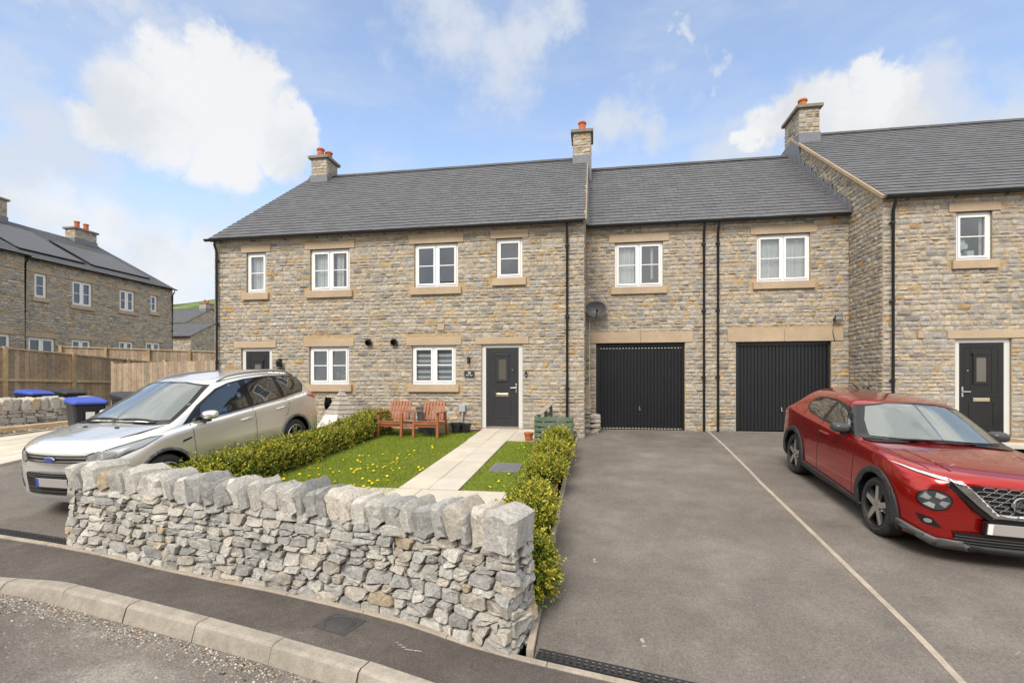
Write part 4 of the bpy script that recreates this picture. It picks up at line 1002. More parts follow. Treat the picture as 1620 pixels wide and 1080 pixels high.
# ------------------------------------------------------------------ fences, bins
def fence(label, p0, p1, z0, z1, n_posts, b0, b1, boards=True, post=.10, railside=1, broad=.13, tone=1.0, rails=(.5,), cap=True):
    p0, p1 = Vector((*p0, 0)), Vector((*p1, 0)); d = (p1 - p0); L = d.length; d.normalize(); nn = Vector((d.y, -d.x, 0)) * railside
    root = thing('timber_fence', (p0 + p1) / 2 + Z * b0, label, 'fence')
    zt = lambda s: z0 + (z1 - z0) * s / L; zbm = lambda s: b0 + (b1 - b0) * s / L
    m = MB(); s = 0
    while s < L - .02:
        g = rnd.uniform(.72, 1.15) * tone; r_ = rnd.uniform(-.02, .03); m.col = ((.375 + r_) * g, .292 * g, (.212 - r_ * .4) * g); w = min(broad, L - s); c = p0 + d * (s + w / 2)
        za, zb_ = zbm(s), zt(s) - .03 + rnd.uniform(-.006, .006); m.obox(c + Z * ((za + zb_) / 2) + nn * rnd.uniform(-.004, .004), (d, nn, Z), (w / 2 - .003, .011, (zb_ - za) / 2)); s += broad
    m.col = (1, 1, 1); m.build('boards', WOOD, root)
    for k in range(n_posts):
        s = L * k / (n_posts - 1); q = MB(); g = rnd.uniform(.9, 1.1) * tone; q.col = (.42 * g, .31 * g, .18 * g); c = p0 + d * s + nn * .05
        q.obox(c + Z * ((zbm(s) + zt(s) + .04) / 2), (d, nn, Z), (post / 2, post / 2, (zt(s) + .04 - zbm(s)) / 2)); q.build('post', WOOD, root, bevel=.006)
    if cap:
        q = MB(); q.col = (.50 * tone, .40 * tone, .27 * tone); q.bar(p0 + Z * z0 + nn * .01, p1 + Z * z1 + nn * .01, .09, .04); q.build('capping_rail', WOOD, root, bevel=.004)
    for f in rails:
        q = MB(); q.col = (.46 * tone, .35 * tone, .22 * tone); a = p0 + Z * (b0 + (z0 - b0) * f) + nn * .035; b = p1 + Z * (b1 + (z1 - b1) * f) + nn * .035; q.bar(a, b, .045, .085); q.build('rail', WOOD, root, bevel=.004)
    return root
fence('long timber fence with thick posts and a pale capping behind the coped stone wall', (-17.7, 8.3), (-17.6, 18.3), 2.36, 1.93, 6, .2, .3, railside=1, rails=(.50,))
fence('plain close boarded timber fence running up to the corner of the main house', (-15.45, 13.75), (-10.40, 12.55), 1.78, 1.80, 3, -.1, -.1, railside=-1, rails=(.6,), cap=False, tone=.92)
fence('timber garden fence farther back, in front of the house with solar panels', (-21.4, 16.9), (-16.2, 19.9), 2.60, 2.50, 5, .4, .4, railside=1, rails=(.55,), tone=.95)

BINB = mat('dark bin plastic', (.024, .025, .028), .5, .5, ns=8, na=.12, bs=60, bd=.06); BINL = mat('blue bin lid', (.035, .075, .42), .45, .5, ns=6, na=.1)
def bin_(loc, rot, label, lidm, group=None, sc=1.0, tall=True, sticker=True):
    r = thing('wheelie_bin', loc, label, 'bin', group, rot=(0, 0, rot)); h = .98; m = MB()
    secs = [(.0, .21, .25), (.10, .22, .265), (h - .06, .275, .345), (h - .06, .30, .37), (h, .30, .37)]; rings = []
    for z, a, b in secs: rings.append([m.vert((x * a, y * b, z)) for x, y in ((-1, -.85), (-.85, -1), (.85, -1), (1, -.85), (1, .85), (.85, 1), (-.85, 1), (-1, .85))])
    for A, B in zip(rings, rings[1:]):
        for k in range(8): m.face((A[k], A[(k + 1) % 8], B[(k + 1) % 8], B[k]))
    m.face(rings[0]); m.face(rings[-1])
    for x in (-.14, 0, .14): m.box(x - .008, x + .008, -.36, -.30, .35, .85)
    b = m.build('body', BINB, r, bevel=.008)
    l = MB(); rings = []
    for z, a, b_ in ((h, .315, .39), (h + .03, .315, .39), (h + .075, .27, .33), (h + .085, .16, .2)): rings.append([l.vert((x * a, y * b_ - .01, z + .03 * y)) for x, y in ((-1, -.8), (-.8, -1), (.8, -1), (1, -.8), (1, .8), (.8, 1), (-.8, 1), (-1, .8))])
    for A, B in zip(rings, rings[1:]):
        for k in range(8): l.face((A[k], A[(k + 1) % 8], B[(k + 1) % 8], B[k]))
    l.face(rings[0]); l.face(rings[-1]); l.tube([(-.26, .42, h + .0), (.26, .42, h)], .018, 8); l.build('lid', lidm, r, bevel=.006)
    for x in (-.26, .26): w = MB(); w.lathe([(0, -.025), (.09, -.025), (.10, -.01), (.10, .01), (.09, .025), (0, .025)], (x, .26, .10), (1, 0, 0), 16); w.build('wheel', BLACKP, r)
    if sticker: s = MB(); s.box(-.08, .07, -.372, -.364, .52, .78); s.build('sticker', mat('white sticker', (.75, .75, .74), .6), r)
    return r
bin_((-10.88, 9.1, G(-10.7, 9.1) - .06), R(62), 'dark grey wheelie bin with a blue lid and white sticker beside the silver car', BINL)
bin_((-10.50, 9.8, G(-10, 9.75) + .0), R(66), 'black wheelie bin half hidden by the windscreen of the silver car', BINB, sticker=False)
bin_((-15.80, 11.75, -.16), R(83), 'blue lidded bin behind the coped stone wall, left of the black one', BINL, sticker=False)
bin_((-15.8, 12.7, -.16), R(78), 'black lidded bin behind the coped stone wall, right of the blue one', BINB, sticker=False)

# ------------------------------------------------------------------ plants
LEAF = mat('box leaf', attr=True, rough=.55, spec=.4, ns=None)
DARKCORE = mat('dark foliage core', (.030, .034, .012), .95, .1, ns=40, na=.4)  # dark solid mass added inside the foliage to block see-through
GRASS = mat('grass blades', attr=True, rough=.7, spec=.25)
nrg = np.random.default_rng(11)
def leaf_quads(P0, Dv, ln, wd):
    """diamond leaves: base P0, direction Dv (unit)"""
    rv = nrg.normal(size=P0.shape); sv = np.cross(Dv, rv); sv /= np.linalg.norm(sv, axis=1, keepdims=True) + 1e-9
    a = P0; c = P0 + Dv * ln[:, None]; m_ = P0 + Dv * (ln * .5)[:, None]; b = m_ + sv * wd[:, None]; d = m_ - sv * wd[:, None]
    V = np.stack([a, b, c, d], 1).reshape(-1, 3); return V, np.arange(len(V)).reshape(-1, 4)
def sprigs(bases, axes, n=16, length=.11, leaf=.024, yellow=.5):
    K = len(bases); t = (np.arange(n) + .5) / n; q = t[None, :, None]
    P0 = bases[:, None, :] + axes[:, None, :] * (q * length * np.where(nrg.uniform(0, 1, (K, 1, 1)) < .10, nrg.uniform(1.4, 2.1, (K, 1, 1)), nrg.uniform(.5, 1.3, (K, 1, 1))))
    Dv = axes[:, None, :] * .8 + nrg.normal(size=(K, n, 3)) * .75; Dv /= np.linalg.norm(Dv, axis=2, keepdims=True)
    tone = nrg.uniform(0, 1, (K, 1)); tip = np.clip((t[None, :] - .30) * 1.6, 0, 1) * (tone < yellow) * nrg.uniform(.5, 1, (K, 1)); br = nrg.uniform(.65, 1.25, (K, n))
    dark = np.array([.075, .125, .013]); yel = np.array([.50, .435, .033]); C = (dark + (yel - dark) * tip[..., None]) * br[..., None]
    P0, Dv, C = P0.reshape(-1, 3), Dv.reshape(-1, 3), C.reshape(-1, 3); ln = nrg.uniform(.55, 1.45, len(P0)) * leaf
    V, F = leaf_quads(P0, Dv, ln, ln * .34); return V, F, np.repeat(C, 4, 0)
def bush(root, shape, count, up=.75, yellow=.62, leaf=.024, core=None):
    """shape(k) -> arrays of base points and outward normals"""
    b, nrm = shape(count); ax = nrm + np.array([0, 0, up]) + nrg.normal(size=b.shape) * .35; ax /= np.linalg.norm(ax, axis=1, keepdims=True)
    V, F, C = sprigs(b, ax, leaf=leaf, yellow=yellow); np_mesh('foliage', V, F, LEAF, root, C)
def hump_shape(cx, cy, zb, zt, rx, ry, lob=3.0, seed=0):
    def f(k):
        u = nrg.uniform(-1, 1, k); th = nrg.uniform(0, 2 * math.pi, k); el = np.arccos(u)
        d = np.stack([np.sin(el) * np.cos(th), np.sin(el) * np.sin(th), np.cos(el)], 1); d = d[d[:, 2] > -.75]
        nn_ = np.array([1 + .26 * noise.noise(Vector(x) * lob + Vector((seed, 0, 0))) for x in d]); r = nn_ * nrg.uniform(.72, 1.0, len(d)) ** .6
        zc = zb + (zt - zb) * .42; p = d * r[:, None] * np.array([rx, ry, (zt - zb) * .58]) + np.array([cx, cy, zc]); p[:, 2] = np.maximum(p[:, 2], zb + .02)
        return p, d
    return f
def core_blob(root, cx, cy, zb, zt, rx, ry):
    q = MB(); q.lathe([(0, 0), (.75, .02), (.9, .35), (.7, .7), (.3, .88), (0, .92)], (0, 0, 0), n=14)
    q.v = [(cx + x * rx * .78, cy + y * ry * .78, zb + z * (zt - zb) * .85) for x, y, z in q.v]; q.build('stems_or_core', DARKCORE, root, smooth=180)  # added opaque core of the shrub, no separate twigs
# long hedge on the left of the lawn
HY = [5.55, 6.2, 7.0, 8.2, 9.5, 10.6, 11.25]; HX = [-5.25, -5.22, -5.22, -5.22, -5.25, -5.22, -5.12]; HT = [.00, .05, .09, .15, .20, .38, .50]
HGE = thing('box_hedge', (-5.25, 8.4, -.3), 'long yellow green box hedge between the silver car and the lawn', 'hedge')
def hedge_shape(k):
    y = nrg.uniform(5.5, 11.3, k); x0 = np.interp(y, HY, HX); zt = np.interp(y, HY, HT); zb = np.array([LZ(v) for v in y]); th = nrg.uniform(-.12 * math.pi, 1.12 * math.pi, k)
    nn_ = np.array([1 + .30 * noise.noise((v * 2.3, t * .9, 4)) + .16 * noise.noise((v * 7, t * 2, 9)) for v, t in zip(y, th)]) * nrg.uniform(.7, 1, k) ** .5
    c, s_ = np.cos(th), np.sin(th); h = (zt - zb)
    p = np.stack([x0 + .30 * nn_ * np.sign(c) * np.abs(c) ** .7, y, zb + h * .32 + h * .58 * nn_ * np.sign(s_) * np.abs(s_) ** .75], 1); p[:, 2] = np.maximum(p[:, 2], zb + .02)
    nrm = np.stack([c, nrg.normal(size=k) * .15, s_], 1); return p, nrm
bush(HGE, hedge_shape, 6800, yellow=.74)
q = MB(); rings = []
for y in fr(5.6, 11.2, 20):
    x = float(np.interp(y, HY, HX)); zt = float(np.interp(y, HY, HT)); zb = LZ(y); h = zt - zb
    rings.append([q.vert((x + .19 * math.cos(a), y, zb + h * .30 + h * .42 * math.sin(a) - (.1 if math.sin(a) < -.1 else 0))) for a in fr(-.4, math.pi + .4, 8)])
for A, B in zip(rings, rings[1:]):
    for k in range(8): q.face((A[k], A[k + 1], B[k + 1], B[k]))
q.face(rings[0]); q.face(rings[-1]); q.build('stems_or_core', DARKCORE, HGE, smooth=180)  # added opaque core along the hedge, closes the gaps between leaves
for lab, cx, cy, zt, rx, ry, cnt in (('tall bushy box shrub against the green pallets, with yellow tips', -.66, 9.50, .20, .23, .50, 1000), ('rounded box shrub right of the drain cover in the small lawn', -.70, 8.60, .07, .26, .62, 1200), ('small sparse box shrub in the strip by the drive, near the cross path', -.70, 7.55, -.05, .22, .48, 800),
        ('box shrub rising behind the right end of the dry stone wall', -.69, 5.55, -.09, .22, .62, 1700), ('lowest box shrub squeezed between the end of the dry stone wall and the drive edging', -.56, 4.55, -.33, .17, .40, 900)):
    b = thing('box_shrub', (cx, cy, LZ(cy) - .02), lab, 'shrub'); zb = LZ(cy) if cy > 5 else -.80
    bush(b, hump_shape(cx, cy, zb, zt - .03, rx, ry, seed=cy * 7), int(cnt * 1.5), yellow=.80); core_blob(b, cx, cy, zb, zt - .06, rx, ry)
# grass blades (nobody could count them) and dandelions
def grass_pts(n, x0, x1, y0, y1, ok):
    p = np.stack([nrg.uniform(x0, x1, n), nrg.uniform(y0, y1, n)], 1); return p[[ok(x, y) for x, y in p]]
TEv = lambda y: -4.93 + .10 * noise.noise((y * .9, 2, 0))
gp = np.concatenate([grass_pts(62000, -5.0, PX0 - .01, 4.7, 11.8, lambda x, y: x > TEv(y) and y < 11.78), grass_pts(16000, PX1 + .01, -.72, 6.6, 10.5, lambda x, y: x < -.80 + .06 * noise.noise((y * 1.3, 5, 0)) and not (-1.66 < x < -1.16 and 7.7 < y < 8.4))])
n = len(gp); z0 = np.array([LZ(y) for y in gp[:, 1]]) + .008; base = np.stack([gp[:, 0], gp[:, 1], z0], 1); ang = nrg.uniform(0, 2 * math.pi, n); wv = np.stack([np.cos(ang), np.sin(ang), np.zeros(n)], 1) * .0035
hh = nrg.uniform(.018, .045, n) * (1 + .5 * np.array([noise.noise((x * 2, y * 2, 1)) for x, y in gp])); ln_ = nrg.normal(size=(n, 3)) * .012; ln_[:, 2] = 0
V = np.stack([base - wv, base + wv, base + ln_ + np.stack([0 * hh, 0 * hh, hh], 1)], 1).reshape(-1, 3); F = np.arange(3 * n).reshape(-1, 3)
pt_ = np.array([noise.noise((x * .9, y * .9, 7)) + .6 * noise.noise((x * 3, y * 3, 2)) for x, y in gp]); dry = np.clip((pt_ - .14) * 1.5, 0, 1) * .6 + (nrg.uniform(0, 1, n) < .08) * .5
C = (np.array([.19, .255, .024])[None] * (1 - dry[:, None]) + np.array([.30, .27, .08])[None] * dry[:, None]) * nrg.uniform(.65, 1.35, (n, 1))
tag(np_mesh('grass', V, F, GRASS, None, np.repeat(C, 3, 0)), 'short green grass growing on both lawns', 'grass', kind='stuff')
DAND = mat('dandelion yellow', (.80, .55, .012), .7, .2); fl = MB()
fl.mi = 0; fl.lathe([(0, .040), (.016, .038), (.021, .030), (.012, .024), (0, .022)], (0, 0, 0), n=9); fl.mi = 1; fl.tube([(0, 0, 0), (0, 0, .024)], .002, 5)
D0 = tag(fl.build('dandelion', [DAND, mat('flower stalk', (.12, .2, .04), .7)]), 'yellow dandelion flower open in the lawn grass', 'flower', 'dandelions in the lawns')
clus = [(-3.6, 7.4), (-3.2, 6.7), (-4.1, 8.2), (-3.4, 8.6), (-2.95, 7.7), (-4.5, 7.2)]; first = True
for k in range(92):
    if k < 66: c = clus[k % 6]; x, y = c[0] + rnd.gauss(0, .28), c[1] + rnd.gauss(0, .35)
    elif k < 82: x, y = rnd.uniform(-4.75, -2.8), rnd.uniform(6, 11.3)
    else: x, y = rnd.uniform(-1.75, -.95), rnd.uniform(6.7, 10.3)
    if k < 82: x = min(max(x, -4.8), -2.76)
    o = D0 if first else D0.copy()
    if not first: COL.objects.link(o)
    first = False; o.location = (x, y, LZ(y) + .008); o.scale = [rnd.uniform(.75, 1.15)] * 3; o.rotation_euler = (rnd.uniform(-.4, .4), rnd.uniform(-.4, .4), rnd.uniform(0, 6))
# dry plant beside the right hand door
DP = thing('dry_plant', (9.45, 11.75, -.12), 'brown and green dried plant beside the right hand front door', 'plant')
b, nm = hump_shape(9.45, 11.7, -.10, .42, .42, .3, seed=3)(160); ax = nm + np.array([0, 0, .6]); ax /= np.linalg.norm(ax, axis=1, keepdims=True)
V, F, C = sprigs(b, ax, 14, .16, .035, 0); C = C * 0 + np.repeat(np.where(nrg.uniform(0, 1, (len(C) // 4, 1)) < .6, np.array([[.16, .09, .05]]), np.array([[.16, .19, .09]])), 4, 0); np_mesh('foliage', V, F, LEAF, DP, C)
# gravel and leaf litter along the kerb
V = []; F = []; C = []
for k in range(5200):
    x = rnd.uniform(-7.5, -.9); dist = abs(rnd.gauss(0, .12)) if rnd.random() < .88 else rnd.uniform(0, .7); y = yi(KB, x) - .17 - dist
    dens = .5 + .9 * noise.noise((x * 1.6, dist * 3, 2))
    if rnd.random() > dens + .25: continue
    r = rnd.uniform(.0025, .0095) * (1.5 if rnd.random() < .06 else 1); z = PV(x) - .125; i = len(V); a = rnd.uniform(0, 6)
    for q in range(4): V.append((x + r * math.cos(a + q * 1.57) * rnd.uniform(.7, 1.3), y + r * math.sin(a + q * 1.57) * rnd.uniform(.7, 1.3), z + r * .15))
    V.append((x + rnd.uniform(-.3, .3) * r, y + rnd.uniform(-.3, .3) * r, z + r * rnd.uniform(.7, 1.2)))
    for q in range(4): F.append((i + q, i + (q + 1) % 4, i + 4))
    t = rnd.random(); c = (.50, .47, .42) if t < .45 else ((.30, .26, .22) if t < .7 else ((.22, .12, .05) if t < .88 else (.05, .045, .04))); g = rnd.uniform(.6, 1.1); C += [tuple(v * g for v in c)] * 5
tag(np_mesh('loose_gravel', V, F, mat('gravel', attr=True, rough=.95, spec=.2), None, C), 'loose grit and leaf litter lying along the foot of the kerb', 'gravel', kind='stuff')
# ------------------------------------------------------------------ garden furniture and fittings
RED = mat('stained bench timber', (.30, .105, .045), .55, .4, ns=(4, 40), na=(.18, .18), bs=40, bd=.2)
B = thing('garden_bench', (-4.13, 10.95, LZ(10.95) + .005), 'reddish wooden double garden seat with a small table joining its two chairs', 'bench', rot=(0, 0, R(-3)))
for sx in (-1, 1):
    cx = .43 * sx
    m = MB()
    for k in range(5): m.box(cx - .26, cx + .26, -.30 + .095 * k, -.30 + .095 * k + .08, .36 - .008 * k, .382 - .008 * k)
    m.bar((cx - .27, -.28, .33), (cx + .27, -.28, .33), .025, .07); m.build('seat', RED, B, bevel=.004)
    m = MB()
    for k in range(7): x = cx - .235 + .078 * k; m.bar((x, .17, .38), (x, .34, .80 + .02 * math.cos((k - 3) * .5)), .055, .018, (0, 1, 0))
    m.bar((cx - .27, .20, .42), (cx + .27, .20, .42), .03, .06); m.bar((cx - .27, .335, .74), (cx + .27, .335, .74), .03, .06); m.build('backrest', RED, B, bevel=.003)
    m = MB(); m.bar((.72 * sx, -.34, .575), (.72 * sx, .26, .565), .075, .025); m.build('armrest', RED, B, bevel=.005)
    for x in (.72 * sx, .15 * sx):
        m = MB(); m.bar((x, -.29, 0), (x, -.25, .56), .05, .06, (0, 1, 0)); m.build('leg', RED, B, bevel=.004)
    m = MB(); m.bar((.72 * sx, .36, 0), (.72 * sx, .20, .57), .05, .06, (0, 1, 0)); m.build('leg', RED, B, bevel=.004)
    m = MB(); m.bar((.72 * sx, -.28, .31), (.72 * sx, .28, .30), .03, .06); m.build('side_rail', RED, B)
m = MB()
for k in range(4): m.box(-.21, .21, -.26 + .11 * k, -.26 + .11 * k + .10, .585, .605)
m.build('table_top', RED, B, bevel=.004)
m = MB(); m.box(-.70, .70, -.27, -.245, .24, .30); m.box(-.70, .70, .24, .265, .27, .33); m.build('long_rail', RED, B, bevel=.004)
q = thing('storage_box', (-3.62, 11.55, LZ(11.5)), 'beige flat sided box on the ground under the right seat of the bench', 'box'); m = MB(); m.box(-3.86, -3.40, 11.38, 11.7, LZ(11.5), LZ(11.5) + .24); m.build('body', mat('beige plastic', (.50, .42, .30), .7, .3, ns=9, na=.08), q, bevel=.02); m = MB(); m.box(-3.875, -3.385, 11.365, 11.715, LZ(11.5) + .24, LZ(11.5) + .27); m.build('lid', MATS['beige plastic'], q, bevel=.01)
def pot(name, x, y, z, r, h, matl, label, cat, soil=True, group=None):
    t = thing(name, (x, y, z), label, cat, group); m = MB(); m.lathe([(0, 0), (r * .72, 0), (r * .93, h * .78), (r * 1.05, h * .78), (r * 1.08, h), (r * .95, h), (r * .9, h * .86), (0, h * .84)], (x, y, z), n=20); m.build('body', matl, t, smooth=40)
    if soil: s = MB(); s.lathe([(0, h * .87), (r * .9, h * .86)], (x, y, z), n=16); s.build('soil', SOIL, t)
    return t
BLKPOT = mat('black pot plastic', (.015, .016, .018), .5, .5); GRYPOT = mat('grey planter', (.09, .10, .11), .6, .4, ns=9, na=.15)
pot('plant_pot', -3.22, 11.45, LZ(11.4), .13, .27, BLKPOT, 'black plastic pot on the grass at the right end of the bench', 'pot')
pot('plant_pot', -3.02, 11.55, LZ(11.4), .14, .25, BLKPOT, 'black plastic pot nearest the front path, right of the bench', 'pot')
pot('plant_pot', -4.10, 11.62, LZ(11.6), .17, .62, GRYPOT, 'tall grey planter behind the middle table of the bench', 'pot')
pot('plant_pot', -3.86, 11.35, .20, .07, .14, mat('white tub plastic', (.7, .7, .68), .5), 'small white tub behind the right seat of the bench', 'pot', soil=False)
q = MB(); q.box(-3.97, -3.74, 11.25, 11.45, LZ(11.3), .20); q.build('stand', GRYPOT, bpy.data.objects['plant_pot.003'])
pot('plant_pot', -1.36, 10.6, LZ(10.6), .10, .20, TERRA, 'small terracotta pot on the grass beside the green pallets', 'pot')
# grey timber pyramid
xa = -6.18
PYR = thing('wooden_pyramid', (xa - .2, 11.45, -.15), 'weathered grey timber pyramid with slatted sides behind the hedge', 'garden structure')
A_ = Vector((xa, 11.5, 1.02)); c0 = Vector((xa + .06, 10.98, -.2)); c1 = Vector((xa - .80, 11.42, -.2)); c2 = Vector((xa + .56, 11.62, -.2)); c3 = Vector((xa - .30, 12.02, -.2))
GREYW = mat('weathered grey timber', attr=True, rough=.9, spec=.2, ns=(3, 40), na=(.15, .18), bs=35, bd=.4)
def pyr_face(a, b, horiz, split):
    m = MB(); nn = (b - a).cross(A_ - a).normalized()
    cen = (c0 + c1 + c2 + c3) / 4
    if nn.dot(a - cen) < 0: nn = -nn
    n = 11
    for k in range(n):
        t0, t1 = k / n, (k + .90) / n
        if t1 < split: continue
        g = rnd.uniform(.8, 1.1); m.col = (.40 * g, .36 * g, .32 * g)
        m.prism([a.lerp(A_, t0) + nn * .018, b.lerp(A_, t0) + nn * .018, b.lerp(A_, t1) + nn * .004, a.lerp(A_, t1) + nn * .004], -nn * .02)
    if split > 0:
        for k in range(4):
            g = rnd.uniform(.9, 1.1); m.col = (.70 * g, .66 * g, .62 * g); f0, f1 = (k + .02) / 4, (k + .98) / 4
            m.prism([a.lerp(b, f0), a.lerp(b, f1), a.lerp(A_, split).lerp(b.lerp(A_, split), f1), a.lerp(A_, split).lerp(b.lerp(A_, split), f0)], -nn * .02)
    m.col = (.05, .045, .04); m.poly([a - nn * .025, b - nn * .025, A_ - nn * .025]); m.col = (1, 1, 1); m.build('side_panel', GREYW, PYR)
pyr_face(c1, c0, True, .50); pyr_face(c0, c2, True, 0); pyr_face(c2, c3, True, 0); pyr_face(c3, c1, True, 0)
HR = thing('hose_reel', (-6.55, 11.9, .0), 'black hose reel on the ground just left of the timber pyramid', 'hose reel'); m = MB()
for k in range(5): m.lathe([(.13, -.05 + k * .02), (.155, -.04 + k * .02), (.13, -.03 + k * .02)], (-6.72, 11.8, .60), (1, .3, 0), 20)
m.build('hose', BLKPOT, HR, smooth=60); m = MB(); m.lathe([(0, -.07), (.17, -.07), (.17, -.055), (0, -.055)], (-6.72, 11.8, .60), (1, .3, 0), 20); m.bar((-6.72, 11.8, -.2), (-6.72, 11.8, .60), .05, .03); m.build('stand', BLKPOT, HR)
# green pallets
GREEN = mat('faded green paint', (.115, .155, .115), .85, .3, ns=(6, 40), na=(.22, .25), bs=40, bd=.4, n2=(9, (.27, .25, .21), .60, .72))
PA = thing('pallet', (-.78, 10.12, -.17), 'faded green timber pallet on edge, slatted side facing the lawn', 'pallet'); m = MB()
for k in range(6): z = -.20 + .108 * k; m.box(-1.18, -.40, 10.08, 10.10, z, z + .078)
m.build('slats', GREEN, PA, bevel=.003)
m = MB()
for x in (-1.16, -.80, -.44): m.box(x - .02, x + .06, 10.10, 10.19, -.20, .44)
m.build('bearers', GREEN, PA, bevel=.003); m = MB()
for k in (0, 2, 4, 5): z = -.20 + .108 * k; m.box(-1.18, -.40, 10.19, 10.21, z, z + .078)
m.build('back_slats', GREEN, PA)
PA2 = thing('pallet', (-1.06, 11.1, -.1), 'green pallet set end on, running back from the slatted one to the house wall', 'pallet'); m = MB()
for f, w in ((1, .10), (.72, .08), (.45, .08), (.18, .08)): m.bar((-1.14, 10.24, -.2 + (.62) * f), (-1.02, 11.95, -.12 + .72 * f), .025, w)
m.build('slats', GREEN, PA2, bevel=.003); m = MB()
for t in (.06, .5, .94): x = -1.14 + .12 * t + .045; y = 10.24 + 1.71 * t; m.box(x - .035, x + .035, y - .04, y + .04, -.2, .40 + .18 * t)
m.build('bearers', GREEN, PA2); m = MB(); m.bar((-1.09, 10.24, .47), (-.97, 11.95, .645), .12, .025); m.build('top_rail', mat('bare grey board', (.30, .27, .22), .9, .2, ns=20, na=.2), PA2, bevel=.003)
# covers and drains
IRON = mat('cast iron', (.055, .053, .053), .6, .5, ns=(8, 60), na=(.2, .2), bs=60, bd=.3)
MH = thing('manhole_cover', (-1.41, 8.05, LZ(8)), 'rectangular ribbed grey drain cover set in the small lawn', 'manhole cover'); m = MB(); z = LZ(8.05) + .035; zz = lambda y: LZ(y) + .03
m.prism([(-1.65, 7.74, zz(7.74)), (-1.17, 7.74, zz(7.74)), (-1.17, 8.34, zz(8.34)), (-1.65, 8.34, zz(8.34))], (0, 0, -.05)); m.build('frame', mat('grey cover', (.17, .165, .175), .7, .4, ns=20, na=.2), MH); m = MB()
for k in range(14): y = 7.79 + .038 * k; m.bar((-1.62, y, zz(y) + .004), (-1.20, y, zz(y) + .004), .020, .008)
m.build('cover', MATS['grey cover'], MH)
pz = lambda x: PV(x)
MC = thing('manhole_cover', (-2.12, 3.86, PV(-2.12)), 'small square iron cover with a round lid in the pavement below the stone wall', 'manhole cover'); d = Vector((.975, -.22, 0)).normalized(); e_ = Vector((.22, .975, 0)).normalized(); c = Vector((-2.10, 3.865, PV(-2.1) - .004)); d.z = -.0436 * d.x; d.normalize(); pn_ = d.cross(e_).normalized()
m = MB(); m.obox(c, (d, e_, pn_), (.165, .14, .008)); m.build('frame', IRON, MC); m = MB(); m.lathe([(0, .014), (.10, .014), (.112, .009)], c, pn_, 28); m.lathe([(.118, .009), (.124, .0135), (.130, .009)], c, pn_, 28); m.build('cover', IRON, MC, smooth=40)
def drain(x0, x1, label):
    r = thing('drain_channel', ((x0 + x1) / 2, yi(ED, (x0 + x1) / 2) + .1, PV((x0 + x1) / 2)), label, 'drain'); n = int((x1 - x0) / .05); b = MB(); g = MB()
    for k in range(n):
        a, e = x0 + (x1 - x0) * k / n, x0 + (x1 - x0) * (k + 1) / n; y0, y1 = yi(ED, a) + .040, yi(ED, e) + .040; t = Vector((e - a, y1 - y0, PV(e) - PV(a))); L = t.length; t.normalize(); nn = Vector((-t.y, t.x, 0)).normalized()
        c = Vector(((a + e) / 2, (y0 + y1) / 2, PV((a + e) / 2) + .008))
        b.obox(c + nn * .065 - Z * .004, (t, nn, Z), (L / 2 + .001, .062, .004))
        for w, o in ((.006, .006), (.006, .044), (.006, .086), (.006, .124)): g.obox(c + nn * o + Z * .006, (t, nn, Z), (L / 2 + .001, w, .006))
        for o in (.025, .065, .105): g.obox(c + nn * o + Z * .005 + t * (L * .3), (t, nn, Z), (L * .26, .016, .006))
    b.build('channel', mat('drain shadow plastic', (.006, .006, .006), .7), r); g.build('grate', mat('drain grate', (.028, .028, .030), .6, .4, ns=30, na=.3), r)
drain(-.43, 3.0, 'black slotted drain across the foot of the right hand driveway'); drain(-8.2, -5.97, 'black slotted drain across the foot of the drive with the silver car')
# things fixed to the walls
def fixture(name, pl, u, z, label, cat): return thing(name, P(pl, u, z, 0), label, cat)
SD = fixture('satellite_dish', GAR, .10, 3.08, 'dark grey satellite dish high on the wall left of the garages', 'satellite dish'); m = MB(); nd = Vector((-.10, -1, .22)).normalized(); ce = P(GAR, .10, 3.10, .26); ax_ = nd.orthogonal().normalized(); rr_ = Vector((1, 0, 0)); rr_ = (rr_ - nd * rr_.dot(nd)).normalized(); uu_ = nd.cross(rr_); rings = []
for r_ in fr(0, 1, 7): rings.append([m.vert(ce + rr_ * (.29 * r_ * math.cos(a)) + uu_ * (.24 * r_ * math.sin(a)) - nd * (.07 * (1 - r_ * r_))) for a in fr(0, 2 * math.pi, 32)[:-1]])
for A, C in zip(rings, rings[1:]):
    for k in range(32): m.face((A[k], A[(k + 1) % 32], C[(k + 1) % 32], C[k]))
DISH = mat('dish grey', (.060, .062, .066), .45, .5, ns=9, na=.1); dsh = m.build('dish', DISH, SD, smooth=180); so_ = dsh.modifiers.new('thick', 'SOLIDIFY'); so_.thickness = .012; so_.offset = 0
m = MB(); m.tube([ce - uu_ * .22 * (1 if uu_.z > 0 else -1), ce + nd * .28 + Vector((.05, 0, -.16))], .012, 8); m.tube([ce + nd * .30 + Vector((.05, 0, -.18)), ce + nd * .22 + Vector((.045, 0, -.10))], .028, 12); m.build('lnb_arm', BLACKP, SD); m = MB(); m.tube([P(GAR, .10, 3.02, .0), P(GAR, .10, 3.02, .16), ce - nd * .07], .02, 8); m.build('bracket', DISH, SD); m = MB(); m.tube([P(GAR, -.07, 2.95, .05), P(GAR, -.08, 1.5, .045), P(GAR, -.07, .4, .045)], .006, 6); m.build('cable', UPVC, SD)
